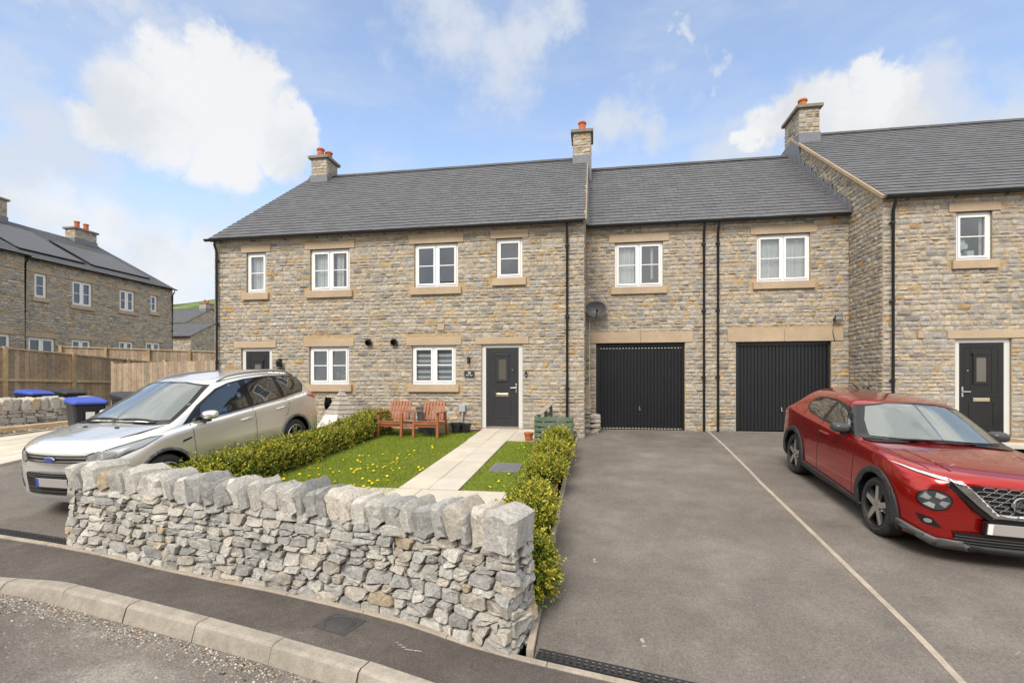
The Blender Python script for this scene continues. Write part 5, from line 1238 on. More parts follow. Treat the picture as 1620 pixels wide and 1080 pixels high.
FLD = fixture('floodlight', GAR, 6.09, 2.72, 'small black security floodlight above the right garage lintel', 'floodlight'); m = MB(); m.obox(P(GAR, 6.09, 2.75, .14), (Vector((1, 0, 0)), Vector((0, .9, .4)).normalized(), Vector((0, -.4, .9)).normalized()), (.09, .025, .06)); m.build('housing', BLACKP, FLD, bevel=.006); m = MB(); m.obox(P(GAR, 6.09, 2.748, .168), (Vector((1, 0, 0)), Vector((0, .9, .4)).normalized(), Vector((0, -.4, .9)).normalized()), (.075, .004, .047)); m.build('lens', mat('floodlight lens', (.45, .46, .48), .2, .6), FLD); m = MB(); m.bar(P(GAR, 6.02, 2.74, .03), P(GAR, 6.09, 2.74, .12), .03, .04); m.tube([P(GAR, 6.02, 2.72, .045), P(GAR, 6.0, 2.4, .045), P(GAR, 6.04, 2.19, .05)], .008, 6); m.build('bracket', BLACKP, FLD)
NP = fixture('house_number_plate', FRONT, -3.08, 1.355, 'dark slate house number plate on the wall left of the front door', 'sign'); m = MB(); m.pbox(FRONT, -3.21, -2.95, 1.28, 1.43, .03, .05); m.build('plate', mat('slate plate', (.035, .037, .04), .5, .4), NP, bevel=.003)
def wall_text(body, size, pl, u, z, d, parent, name='number', matl=UPVC): return text_mesh(name, body, size, Matrix.Translation(P(pl, u, z, d)) @ Matrix(((pl[1].x, 0, pl[2].x, 0), (pl[1].y, 0, pl[2].y, 0), (0, 1, 0, 0), (0, 0, 0, 1))), matl, parent)
wall_text('28', .085, FRONT, -3.08, 1.375, .052, NP); m = MB()
for k in range(7): m.pbox(FRONT, -3.165 + .025 * k, -3.165 + .025 * k + (.018 if k != 3 else .008), 1.306, 1.320, .050, .053)
m.build('small_lettering', UPVC, NP)
WL = fixture('wall_lamp', FRONT, -3.085, 1.69, 'black cylinder wall lamp above the house number plate', 'lamp'); m = MB(); m.lathe([(0, -.09), (.035, -.09), (.035, .09), (0, .09)], P(FRONT, -3.085, 1.69, .10), Z, 16); m.pbox(FRONT, -3.115, -3.055, 1.63, 1.75, .02, .05); m.pbox(FRONT, -3.10, -3.07, 1.67, 1.71, .05, .09); m.build('housing', mat('dark green black metal', (.016, .022, .020), .45), WL, smooth=40)
DB = fixture('doorbell', FRONT, -1.63, 1.34, 'black doorbell on the stone right of the centre front door', 'doorbell'); m = MB(); m.pbox(FRONT, -1.66, -1.60, 1.27, 1.41, .03, .065); m.build('housing', BLACKP, DB, bevel=.01); m = MB(); m.lathe([(0, .008), (.018, .006), (.02, 0)], P(FRONT, -1.63, 1.31, .065), (0, -1, 0), 16); m.build('button', STEEL, DB)
MX = fixture('meter_box', FRONT, -3.255, .3, 'pale grey cable box and pipe on the wall left of the centre front door', 'meter box'); GREYB = mat('pale grey plastic', (.36, .39, .42), .5, .4); m = MB(); m.pbox(FRONT, -3.335, -3.175, .39, .58, .03, .11); m.build('box', GREYB, MX, bevel=.012); m = MB(); m.tube([P(FRONT, -3.255, .40, .075), P(FRONT, -3.255, .1, .075), P(FRONT, -3.265, -.15, .085)], .032, 12); m.build('pipe', mat('pale pipe', (.48, .50, .53), .5), MX, smooth=50)
LNT = fixture('wall_lantern', FRONT, -8.33, 1.66, 'dark lantern on the wall right of the left hand front door', 'lamp'); m = MB(); m.pbox(FRONT, -8.37, -8.31, 1.56, 1.78, .02, .05); m.lathe([(0, -.12), (.05, -.12), (.07, .03), (.02, .09), (0, .12)], P(FRONT, -8.34, 1.67, .11), Z, 8); m.build('housing', BLACKP, LNT)
LSG = fixture('house_sign', FRONT, -8.30, 1.42, 'dark slate house sign with a pale motif beside the left front door', 'sign'); m = MB(); m.pbox(FRONT, -8.43, -8.22, 1.33, 1.53, .03, .05); m.build('plate', MATS['slate plate'], LSG); m = MB(); m.bar(P(FRONT, -8.38, 1.37, .052), P(FRONT, -8.28, 1.49, .052), .006, .016, (0, 1, 0)); m.bar(P(FRONT, -8.29, 1.36, .052), P(FRONT, -8.36, 1.49, .052), .006, .012, (0, 1, 0)); m.bar(P(FRONT, -8.35, 1.43, .052), P(FRONT, -8.26, 1.40, .052), .006, .012, (0, 1, 0)); m.build('motif', UPVC, LSG)
KSF = fixture('key_safe', FRONT, -8.52, 1.42, 'small black box on the wall between the left front door and its slate sign', 'key safe'); m = MB(); m.pbox(FRONT, -8.56, -8.49, 1.33, 1.50, .02, .07); m.build('housing', BLACKP, KSF, bevel=.01); m = MB(); m.pbox(FRONT, -8.55, -8.50, 1.37, 1.46, .07, .075); m.build('cover', DARKROOM, KSF)
TAP = fixture('outside_tap', plane((0, 12.2, 0), (1, 0, 0), (0, -1, 0)), 6.2, .9, 'black fitting on the gable wall just above the roof of the red car', 'tap'); m = MB(); m.pbox(GABLE, 12.75, 13.1, .70, 1.02, .02, .05); m.build('backplate', mat('pale pad', (.5, .42, .32), .9), TAP); m = MB(); m.lathe([(0, 0), (.07, 0), (.09, .08), (.05, .15), (0, .15)], P(GABLE, 12.65, .88, .12), Z, 12); m.tube([P(GABLE, 12.9, .86, .03), P(GABLE, 12.65, .90, .12)], .035, 10); m.build('body', BLACKP, TAP)
# plants on the window boards and the doormat
WP = thing('window_plant', (-6.62, 12.42, 1.10), 'green leafy pot plant on the window board of the left ground floor window', 'plant'); b = np.array([[-6.62, 12.42, 1.14 + .03 * k] for k in range(12)]); ax = nrg.normal(size=(12, 3)) * .5 + np.array([0, 0, 1.0]); ax /= np.linalg.norm(ax, axis=1, keepdims=True); V, F, C = sprigs(b, ax, 5, .16, .11, 0); np_mesh('foliage', V, F, LEAF, WP, C * 1.6 + .03); m = MB(); m.lathe([(0, 0), (.05, 0), (.06, .10), (0, .10)], (-6.62, 12.42, 1.10), n=14); m.build('pot', GRYPOT, WP)
MUG = thing('mug', (-6.48, 12.40, 1.10), 'white mug beside the pot plant in the left ground floor window', 'mug'); m = MB(); m.lathe([(0, 0), (.04, 0), (.042, .10), (.036, .10), (.035, .01), (0, .01)], (-6.48, 12.40, 1.135), n=16); m.build('cup', UPVC, MUG, smooth=40); m = MB(); m.tube([(-6.44, 12.40, 1.21), (-6.41, 12.40, 1.20), (-6.41, 12.40, 1.17), (-6.44, 12.40, 1.155)], .006, 6); m.build('handle', UPVC, MUG)
FW = thing('flower_vase', (8.02, 12.42, 3.84), 'pale round flowers in a vase behind the upstairs window of the right house', 'flowers'); m = MB(); m.lathe([(0, 0), (.05, 0), (.06, .1), (.03, .18), (.04, .2), (0, .2)], (8.03, 12.42, 3.86), n=14); m.build('vase', UPVC, FW); m = MB()
for dx, dz in ((-.07, .42), (.02, .36), (.08, .27), (.20, .12)): rock(m, (8.03 + dx, 12.42, 3.86 + dz), (Vector((1, 0, 0)), Vector((0, 1, 0)), Z), (.07, .07, .06), n=5, rough=.25, cuts=0, col=(.5, .56, .55))
m.build('blooms', mat('pale bloom', attr=True, rough=.8), FW); m = MB()
for dx, dz in ((-.07, .42), (.02, .36), (.08, .27)): m.tube([(8.03, 12.42, 4.0), (8.03 + dx, 12.42, 3.86 + dz)], .008, 5)
m.build('stems_or_core', mat('stem green', (.10, .20, .05), .7), FW)
DM = tag((lambda m: (m.box(7.92, 8.62, 11.3, 11.75, -.053, -.03), m.build('doormat', mat('coir mat', (.30, .20, .10), .95, .1, ns=(20, 90), na=(.2, .3), bs=90, bd=.8)))[1])(MB()), 'brown coir doormat on the slabs in front of the right hand door', 'doormat')
# ------------------------------------------------------------------ cars
def cr(P_, n):
    """Catmull-Rom through the rows of P_ (k, ..., 3), n samples per span"""
    P_ = np.asarray(P_, float); out_ = []; K = len(P_)
    for i in range(K - 1):
        p0, p1, p2, p3 = P_[max(i - 1, 0)], P_[i], P_[i + 1], P_[min(i + 2, K - 1)]
        for k in range(n):
            t = k / n; out_.append(.5 * ((2 * p1) + (-p0 + p2) * t + (2 * p0 - 5 * p1 + 4 * p2 - p3) * t * t + (-p0 + 3 * p1 - 3 * p2 + p3) * t ** 3))
    out_.append(P_[-1]); return np.array(out_)
class Car:
    def __init__(s, label, L, rows, axles, wheel_x, wheel_r, arch_r, paint, loc, rot, sc=1.0, cut_in=.50):
        s.L = L; s.root = thing('parked_car', loc, label, 'car', rot=rot); s.root.scale = (sc, sc, sc); s.wx, s.wr = wheel_x, wheel_r; s.ax = [a - L / 2 for a in axles]; s.paint = paint
        G_ = []
        for r in rows:
            S, zb, w, zs, wb, zte, wt, zt = r[:8]; o = r[8] if len(r) > 8 else (0, 0, 0); fr_ = r[9] if len(r) > 9 else 0     # o: s offsets of roof edge, mid, centre; fr_: forward bow of the nose
            y = S - L / 2; zm = zb + (zs - zb) * .52
            G_.append([(0, y - fr_, zb), (.62 * w, y - fr_ * .7, zb), (.93 * w, y, zb + .03), (.985 * w, y, zb + .16), (w, y, zm), (.992 * w, y, zs - .13), (w * .978, y, zs - .045), (wb, y, zs),
                       (wb * .5 + wt * .5 + .018, y + o[0] * .5, (zs + zte) / 2), (wt, y + o[0], zte), (wt * .62, y + o[1] - fr_ * .6, zte + (zt - zte) * .72), (0, y + o[2] - fr_, zt)])
        G_ = np.array(G_); G_ = cr(G_, 5); mir_ = np.array([-1, 1, 1]); G_ = np.concatenate([G_[:, 1:2] * mir_, G_, G_[:, -2:-1] * mir_], 1); G_ = cr(G_.transpose(1, 0, 2), 4)[4:-4].transpose(1, 0, 2)
        Nn, M = G_.shape[:2]; full = np.concatenate([G_, G_[:, -2:0:-1] * np.array([-1, 1, 1])], 1); K = full.shape[1]
        V = full.reshape(-1, 3).tolist(); F = []
        for i in range(Nn - 1):
            for k in range(K): F.append((i * K + k, i * K + (k + 1) % K, (i + 1) * K + (k + 1) % K, (i + 1) * K + k))
        F.append(tuple(range(K))[::-1]); F.append(tuple((Nn - 1) * K + k for k in range(K)))
        me = bpy.data.meshes.new('body'); me.from_pydata(V, [], F)
        bm = bmesh.new(); bm.from_mesh(me); bmesh.ops.recalc_face_normals(bm, faces=bm.faces); bm.to_mesh(me)
        tri = bm.copy(); bmesh.ops.triangulate(tri, faces=tri.faces); s.bvh = BVHTree.FromBMesh(tri); tri.free(); bm.free()
        me.materials.append(paint); me.materials.append(BLACKP)
        o = bpy.data.objects.new('tmp', me); COL.objects.link(o); cuts = []
        for y in s.ax:
            for sd_ in (-1, 1):
                c = MB(); c.lathe([(0, 0), (arch_r, 0), (arch_r, .7), (0, .7)], (sd_ * cut_in, y, wheel_r * 1.02), (sd_, 0, 0), 40); co = c.build('cut', [BLACKP])
                cb = bmesh.new(); cb.from_mesh(co.data); bmesh.ops.recalc_face_normals(cb, faces=cb.faces); cb.to_mesh(co.data); cb.free()
                md = o.modifiers.new('b', 'BOOLEAN'); md.operation = 'DIFFERENCE'; md.object = co; md.solver = 'EXACT'; md.material_mode = 'TRANSFER'; cuts.append(co)
        bpy.context.view_layer.update(); me2 = bpy.data.meshes.new_from_object(o.evaluated_get(bpy.context.evaluated_depsgraph_get())); me2.name = 'body'
        bpy.data.objects.remove(o)
        for c in cuts: bpy.data.objects.remove(c)
        s.body = link('body', me2, s.root, smooth=32)
    def y(s, S): return S - s.L / 2
    def hit(s, p, d, off=0):
        d = Vector(d).normalized(); p = Vector(p); h = s.bvh.ray_cast(p - d * 4, d)
        if h[0] is None: h = s.bvh.find_nearest(p)
        n = h[1]
        if n.dot(d) > 0: n = -n
        return h[0] + n * off
    def decal(s, name, pts, d, off, matl, parent=None, step=.05, thick=0, smooth=180):
        bm = bmesh.new(); f = bm.faces.new([bm.verts.new(p) for p in pts]); bmesh.ops.triangulate(bm, faces=[f], ngon_method='EAR_CLIP')
        d = Vector(d).normalized(); a = d.cross(Z).normalized() if abs(d.z) < .9 else Vector((1, 0, 0)); b = d.cross(a).normalized()
        for ax in (a, b):
            q = [v.co.dot(ax) for v in bm.verts]; k = math.floor(min(q) / step) + 1
            while k * step < max(q): bmesh.ops.bisect_plane(bm, geom=bm.verts[:] + bm.edges[:] + bm.faces[:], plane_co=ax * (k * step), plane_no=ax); k += 1
        for v in bm.verts: v.co = s.hit(v.co, d, off)
        bmesh.ops.recalc_face_normals(bm, faces=bm.faces)
        me = bpy.data.meshes.new(name); bm.to_mesh(me); bm.free(); me.materials.append(matl)
        o = link(name, me, parent if parent is not None else s.root, smooth=smooth)
        if thick: m = o.modifiers.new('thick', 'SOLIDIFY'); m.thickness = thick; m.offset = 0
        return o
    def side(s, name, pts, sd_, off, matl, **k): return s.decal(name, [(sd_ * 1.3, s.y(a), z) for a, z in pts], (-sd_, 0, 0), off, matl, **k)
    def front(s, name, pts, off, matl, **k): return s.decal(name, [(x, -3, z) for x, z in pts], (0, 1, 0), off, matl, **k)
    def top(s, name, pts, off, matl, **k): return s.decal(name, [(x, s.y(a), 2.5) for x, a in pts], (0, 0, -1), off, matl, **k)
    def line_side(s, name, pts, sd_, w, off, matl, **k):
        up = []; dn = []
        for i, p in enumerate(pts):
            a, b = pts[max(i - 1, 0)], pts[min(i + 1, len(pts) - 1)]; dx, dz = b[0] - a[0], b[1] - a[1]; l = math.hypot(dx, dz); n = (-dz / l * w / 2, dx / l * w / 2)
            up.append((p[0] + n[0], p[1] + n[1])); dn.append((p[0] - n[0], p[1] - n[1]))
        return s.side(name, up + dn[::-1], sd_, off, matl, **k)
    def arch(s, sd_, S, r0, r1, matl, off=.012, a0=-.12, a1=1.12):
        aa = fr(a0 * math.pi, a1 * math.pi, 28); c = (S, s.wr * 1.02)
        return s.side('wheel_arch_trim', [(c[0] + r1 * math.cos(a), c[1] + r1 * math.sin(a)) for a in aa] + [(c[0] + r0 * math.cos(a), c[1] + r0 * math.sin(a)) for a in aa[::-1]], sd_, off, matl, step=.06, thick=.02)
    def wheels(s, style, tyre_w=.225, rim_r=.235, rimmat=None, dark=None):
        for y in s.ax:
            for sd_ in (-1, 1):
                xo = sd_ * s.wx; R_ = s.wr; t = MB(); w = tyre_w
                t.lathe([(rim_r, -w), (R_ - .035, -w), (R_ - .008, -w + .02), (R_, -w + .045), (R_, -.05), (R_ - .006, -.03), (R_ - .03, -.004), (R_ - .06, .004), (rim_r + .012, -.002), (rim_r, -.012)], (xo, y, R_), (sd_, 0, 0), 48)
                for k in range(3): t.lathe([(R_ + .0005, -w * (.3 + .2 * k) - .004), (R_ + .0005, -w * (.3 + .2 * k) + .004)], (xo, y, R_), (sd_, 0, 0), 48)
                wh = t.build('wheel', mat('tyre rubber', (.042, .040, .038), .8, .3, ns=30, na=.2), s.root, smooth=35)
                m = MB(); m.mi = 1; m.lathe([(rim_r, -w + .01), (rim_r - .02, -.09), (0, -.09)], (xo, y, R_), (sd_, 0, 0), 40); m.lathe([(.15, -.075), (.15, -.07), (.06, -.07)], (xo, y, R_), (sd_, 0, 0), 30)
                m.mi = 0 if style == 'twin' else 1; m.lathe([(rim_r, -.02), (rim_r + .006, -.004), (rim_r - .006, .002), (rim_r - .018, -.012), (rim_r - .02, -.06)], (xo, y, R_), (sd_, 0, 0), 48); m.mi = 0; m.lathe([(0, -.012), (.03, -.012), (.055, -.022), (.06, -.05)], (xo, y, R_), (sd_, 0, 0), 20)
                C0 = Vector((xo, y, R_)); X = Vector((sd_, 0, 0))
                for k in range(5):
                    base = 2 * math.pi * k / 5 + .3
                    for da, wi, wo, mm in (((-.16, .022, .020, 0), (.16, .022, .020, 0)) if style == 'twin' else ((0, .036, .030, 0), (0, .045, .070, 1))):
                        a0 = base + (da * .9 if style == 'twin' else (0 if mm == 0 else .16)); a1 = base + da * 1.35 + (.16 if mm else 0); d0 = Vector((0, math.cos(a0), math.sin(a0))); d1 = Vector((0, math.cos(a1), math.sin(a1))); t0 = Vector((0, -math.sin(a0), math.cos(a0)))
                        p0 = C0 + d0 * .04; p1 = C0 + d1 * (rim_r - .008); dd = -.018 if mm == 0 else -.034; m.mi = mm
                        pts = [p0 - t0 * wi + X * dd, p0 + t0 * wi + X * dd, p1 + t0 * wo + X * (dd + .006), p1 - t0 * wo + X * (dd + .006)]; m.prism(pts, -X * .03)
                m.build('rim', [rimmat or STEEL, dark or BLACKP], wh, smooth=35)
    def mirror(s, sd_, S, z, matl, x0):
        m = MB(); m.lathe([(.0, -.085), (.035, -.082), (.062, -.055), (.074, 0), (.074, .05), (.070, .055), (0, .055)], (0, 0, 0), (0, 1, 0), 24); m.v = [(sd_ * (x0 + .12) + math.copysign(abs(x / .074) ** .7 * .11, x), s.y(S) + y_, z + .02 + math.copysign(abs(z_ / .074) ** .7 * .065, z_)) for x, y_, z_ in m.v]; w = m.build('door_mirror', matl, s.root, smooth=60)
        m = MB(); m.obox((sd_ * (x0 + .02), s.y(S), z - .065), ((1, 0, 0), (0, 1, 0), (0, 0, 1)), (.09, .04, .018)); m.build('mirror_arm', BLACKP, w, bevel=.008)
        m = MB(); m.obox((sd_ * (x0 + .12), s.y(S) + .057, z + .02), ((1, 0, 0), (0, 1, 0), (0, 0, 1)), (.085, .004, .045)); m.build('mirror_glass', CHROME, w)
    def handle(s, sd_, S, z, matl):
        p = s.hit((sd_ * 1.3, s.y(S), z), (-sd_, 0, 0), .022); q = s.hit((sd_ * 1.3, s.y(S + .2), z + .006), (-sd_, 0, 0), .022); m = MB(); m.tube([p - Vector((sd_ * .02, .03, 0)), p, q, q + Vector((-sd_ * .02, .03, 0))], [.008, .014, .014, .008], 8); m.build('door_handle', matl, s.root, smooth=60)
def rrect(x0, x1, z0, z1, r=.02, n=4):
    o = []
    for cx, cz, a in ((x1 - r, z0 + r, -90), (x1 - r, z1 - r, 0), (x0 + r, z1 - r, 90), (x0 + r, z0 + r, 180)): o += [(cx + r * math.cos(R(a + 90 * k / n)), cz + r * math.sin(R(a + 90 * k / n))) for k in range(n + 1)]
    return o
def ell(cx, cz, a, b, n=28): return [(cx + a * math.cos(t), cz + b * math.sin(t)) for t in fr(0, 2 * math.pi, n)[:-1]]
def paint(name, col, metal, rough, flake=.08):
    m = mat(name, col, rough, .5, metal, coat=1, ns=700, na=flake); return m
CARGLASS = mat('car glass', (.018, .022, .021), .02, .5, coat=1); CARGLASS.node_tree.nodes['Principled BSDF'].inputs['IOR'].default_value = 1.9
SCREEN = mat('windscreen glass', (.095, .115, .108), .02, .5, coat=1); SCREEN.node_tree.nodes['Principled BSDF'].inputs['IOR'].default_value = 2.1
GLOSSB = mat('gloss black trim', (.010, .010, .011), .12, .5); CLAD = mat('grey black cladding', (.035, .035, .037), .6, .4, ns=120, na=.1); GAPM = mat('panel gap', (.02, .02, .02), .8)
LAMP = mat('headlamp reflector', (.36, .37, .38), .20, .6, .5, coat=1); LAMPL = mat('headlamp bright', (.62, .63, .64), .15, .6, .6, coat=1); LAMPD = mat('headlamp dark', (.06, .065, .07), .1, .6, .3, coat=1); PLATE = mat('number plate grey', (.36, .33, .325), .45, .4); PBLUE = mat('plate blue', (.02, .07, .42), .4); REDL = mat('tail lamp red', (.42, .012, .015), .12, .6, coat=1)
def wiper(car, x0, s0, x1, s1):
    m = MB(); a, b = Vector((x0, car.y(s0), 0)), Vector((x1, car.y(s1), 0)); pts = []
    for t in fr(0, 1, 5): p = a.lerp(b, t); pts.append(car.hit((p.x, p.y, 2.5), (0, 0, -1), .022))
    m.tube(pts, .011, 6); m.build('wiper', BLACKP, car.root, smooth=60)
def plate(car, zc, yhit_z, left='blue'):
    p = car.hit((0, -3, yhit_z), (0, 1, 0), 0); y = p.y - .03
    m = MB(); m.box(-.26, .26, y - .008, y, zc - .056, zc + .056); pl = m.build('number_plate', PLATE, car.root, bevel=.004)
    m = MB(); m.box(-.275, .275, y, y + .05, zc - .066, zc + .066); m.build('plate_holder', BLACKP, pl)
    m = MB(); m.box(-.256, -.215, y - .011, y - .006, zc - .052, zc + .052); m.build('plate_band', PBLUE if left == 'blue' else UPVC, pl)
    return y
def MT(x, y, z): return Matrix.Translation((x, y, z)) @ Matrix(((1, 0, 0, 0), (0, 0, -1, 0), (0, 1, 0, 0), (0, 0, 0, 1)))
# --- silver SUV
F_, Rr = Vector((-6.66, 6.03)), Vector((-6.46, 8.70)); d = (F_ - Rr).normalized(); L = 4.52; yawc = math.atan2(d.x, -d.y)
zf, zr_ = G(F_.x, F_.y), G(Rr.x, Rr.y); pit = math.atan((zr_ - zf) / 2.69); root = F_ - d * (L / 2 - .93)
SILV = paint('silver paint', (.80, .785, .745), .70, .27)
rows = [(.22, .30, .58, .64, .52, .75, .48, .80, (0, 0, 0), .05), (.25, .24, .67, .73, .63, .85, .57, .90, (0, 0, 0), .06), (.33, .22, .765, .81, .73, .925, .65, .98, (0, 0, 0), .08), (.48, .21, .85, .87, .83, .985, .72, 1.03, (0, 0, 0), .08), (.76, .21, .905, .94, .857, 1.03, .75, 1.07, (0, 0, 0), .02),
        (1.02, .21, .917, .98, .862, 1.07, .765, 1.105), (1.22, .21, .92, 1.00, .862, 1.12, .755, 1.15, (0, -.14, -.20)), (1.62, .21, .92, 1.025, .862, 1.305, .685, 1.365, (.0, -.13, -.20)), (2.06, .21, .92, 1.045, .862, 1.50, .625, 1.585, (0, -.10, -.16)), (2.28, .21, .92, 1.055, .86, 1.555, .61, 1.635, (0, -.06, -.08)),
        (2.75, .21, .92, 1.075, .858, 1.59, .60, 1.66), (3.3, .21, .92, 1.10, .85, 1.585, .595, 1.655), (3.8, .22, .918, 1.13, .835, 1.545, .585, 1.625), (4.10, .24, .91, 1.15, .81, 1.48, .57, 1.585, (0, .05, .10)), (4.26, .28, .89, 1.13, .785, 1.33, .60, 1.42, (0, .0, .0)), (4.37, .32, .86, 1.04, .76, 1.14, .64, 1.17, (0, 0, .03)), (4.42, .36, .79, .88, .71, .97, .60, .99, (0, 0, .03)), (4.44, .42, .62, .74, .55, .82, .48, .83)]
C1 = Car('silver grey family SUV parked nose out beside the box hedge', L, rows, (.93, 3.62), .905, .345, .395, SILV, (root.x, root.y, 0), (pit, 0, yawc))
C1.root.location.z = zf + math.sin(pit) * (L / 2 - .93)
C1.wheels('twin', rimmat=mat('alloy silver', (.55, .55, .56), .3, .5, .9))
for sd_ in (-1, 1):
    dlo = [(1.28, 1.03), (1.46, 1.04), (2.6, 1.085), (3.4, 1.125), (4.02, 1.175), (4.16, 1.30), (4.10, 1.43), (3.95, 1.485), (3.7, 1.515), (3.2, 1.545), (2.7, 1.545), (2.35, 1.515), (2.08, 1.455), (1.64, 1.255)]
    C1.side('window_surround', dlo, sd_, .004, GLOSSB)
    C1.side('side_window', [(1.58, 1.07), (2.56, 1.105), (2.56, 1.51), (2.36, 1.495), (2.12, 1.435), (1.70, 1.245)], sd_, .008, CARGLASS)
    C1.side('side_window', [(2.68, 1.11), (3.38, 1.145), (3.36, 1.515), (2.70, 1.52)], sd_, .008, CARGLASS)
    C1.side('side_window', [(3.48, 1.15), (3.99, 1.195), (4.10, 1.31), (4.06, 1.41), (3.92, 1.46), (3.68, 1.49), (3.46, 1.51)], sd_, .008, CARGLASS)
    C1.line_side('chrome_strip', [(1.46, 1.033), (2.6, 1.075), (3.4, 1.115), (4.0, 1.165)], sd_, .018, .010, CHROME)
    C1.arch(sd_, .93, .392, .44, mat('sill grey', (.16, .16, .155), .6, .4), off=.008, a0=-.06, a1=1.06); C1.arch(sd_, 3.62, .392, .44, MATS['sill grey'], off=.008, a0=-.06, a1=1.06)
    C1.side('sill', [(1.36, .215), (3.19, .215), (3.20, .33), (1.35, .31)], sd_, .008, MATS['sill grey'], thick=.012)
    for ln in ([(1.40, 1.03), (1.40, .80), (1.42, .34)], [(2.62, 1.08), (2.63, .8), (2.60, .34)], [(3.45, 1.12), (3.50, .98), (3.40, .80)]): C1.line_side('door_gap', ln, sd_, .009, .002, GAPM)
    C1.line_side('crease', [(1.5, .80), (2.5, .88), (3.6, .955), (4.2, .99)], sd_, .016, .006, SILV)
    C1.side('side_vent', [(1.20, .80), (1.36, .83), (1.36, .85), (1.22, .83)], sd_, .008, GLOSSB)
    C1.handle(sd_, 2.32, .915, SILV); C1.handle(sd_, 3.16, .96, SILV); C1.mirror(sd_, 1.64, 1.10, SILV, .86)
    m = MB(); pts = []
    for S in fr(2.18, 4.02, 9): p = C1.hit((sd_ * .60, C1.y(S), 2.5), (0, 0, -1), 0); t = (S - 2.18) / 1.84; pts.append(p + Z * (.045 * min(1, 8 * min(t, 1 - t)) + .006))
    m.tube(pts, .016, 8); m.build('roof_rail', mat('satin rail', (.34, .34, .35), .35, .5, .8), C1.root, smooth=60)
    C1.decal('headlight_surround', [(sd_ * x, y - L / 2 + .10, z) for x, y, z in ((.49, 0, .82), (.61, 0, .73), (.79, .2, .77), (.915, .5, .86), (.945, .76, .962), (.88, .64, .972), (.73, .3, .92), (.58, .1, .875))], (-sd_ * .55, .83, -.05), .003, LAMPD, step=.04)
    C1.decal('headlight', [(sd_ * x, y - L / 2 + .10, z) for x, y, z in ((.52, 0, .815), (.62, 0, .745), (.78, .2, .785), (.90, .5, .875), (.93, .74, .955), (.88, .62, .955), (.74, .3, .905), (.60, .1, .86))], (-sd_ * .55, .83, -.05), .006, LAMP, step=.04)
    C1.decal('headlight_lens', [(sd_ * x, y - L / 2 + .10, z) for x, y, z in ((.64, .1, .775), (.76, .2, .80), (.86, .4, .90), (.80, .3, .89), (.68, .1, .85))], (-sd_ * .55, .83, -.05), .012, LAMPL, step=.04)
    C1.decal('fog_lamp_recess', [(sd_ * x, -L / 2 + .22, z) for x, z in ((.60, .39), (.76, .43), (.80, .64), (.74, .64))], (-sd_ * .35, .9, 0), .006, GLOSSB, step=.04)
    for z in (.47, .53, .59): C1.decal('bumper_blade', [(sd_ * x, -L / 2 + .22, z + q) for x, q in ((.62, -.008), (.78, .01), (.78, .022), (.62, .006))], (-sd_ * .35, .9, 0), .014, SILV, step=.04)
    C1.decal('tail_light', [(sd_ * x, y - L / 2, z) for x, y, z in ((.90, 4.02, 1.09), (.90, 4.16, 1.13), (.84, 4.38, 1.11), (.84, 4.40, 1.0), (.88, 4.22, 1.02))], (-sd_ * 1, -.15, 0), .008, REDL, step=.04)
C1.front('windscreen_surround', [(-.80, 1.075), (0, 1.105), (.80, 1.075), (.70, 1.30), (.60, 1.52), (.3, 1.575), (0, 1.585), (-.3, 1.575), (-.60, 1.52), (-.70, 1.30)], .004, GLOSSB)
C1.front('windscreen', [(-.74, 1.115), (0, 1.145), (.74, 1.115), (.665, 1.30), (.565, 1.505), (.3, 1.555), (0, 1.565), (-.3, 1.555), (-.565, 1.505), (-.665, 1.30)], .008, SCREEN)
C1.front('upper_grille', [(-.46, .745), (.46, .745), (.53, .84), (-.53, .84)], .006, GLOSSB)
for z in (.770, .816): C1.front('grille_bar', [(-.47 - (z - .76) * .6, z - .010), (.47 + (z - .76) * .6, z - .010), (.48 + (z - .76) * .6, z + .010), (-.48 - (z - .76) * .6, z + .010)], .014, CHROME)
C1.front('lower_grille', [(-.50, .34), (.50, .34), (.54, .57), (.51, .605), (-.51, .605), (-.54, .57)], .006, GLOSSB)
for z in (.38, .42, .555, .585): C1.front('grille_slat', [(-.5, z - .007), (.5, z - .007), (.5, z + .007), (-.5, z + .007)], .014, mat('dark slat', (.06, .06, .06), .4))
C1.front('skid_plate', [(-.56, .25), (.56, .25), (.62, .33), (-.62, .33)], .012, mat('satin skid', (.45, .45, .44), .35, .5, .6))
yb = plate(C1, .495, .46)
p = C1.hit((0, -3, .793), (0, 1, 0), .012); m = MB(); m.lathe([(0, .01), (.92, .01), (1.0, 0)], (0, 0, 0), (0, -1, 0), 32); m.v = [(x * .088 + 0, y + p.y - .012, z * .036 + .793) for x, y, z in m.v]; m.build('badge', CHROME, C1.root, smooth=40)
m = MB(); m.lathe([(0, .004), (.92, .004), (1.0, 0)], (0, 0, 0), (0, -1, 0), 32); m.v = [(x * .078, y + p.y - .022, z * .029 + .793) for x, y, z in m.v]; bdg = m.build('badge_field', PBLUE, C1.root)
text_mesh('badge_lettering', 'Ford', .046, MT(0, p.y - .028, .795), CHROME, bdg, .001)
wiper(C1, -.05, .99, .62, 1.08); wiper(C1, -.62, 1.07, .05, 1.01)
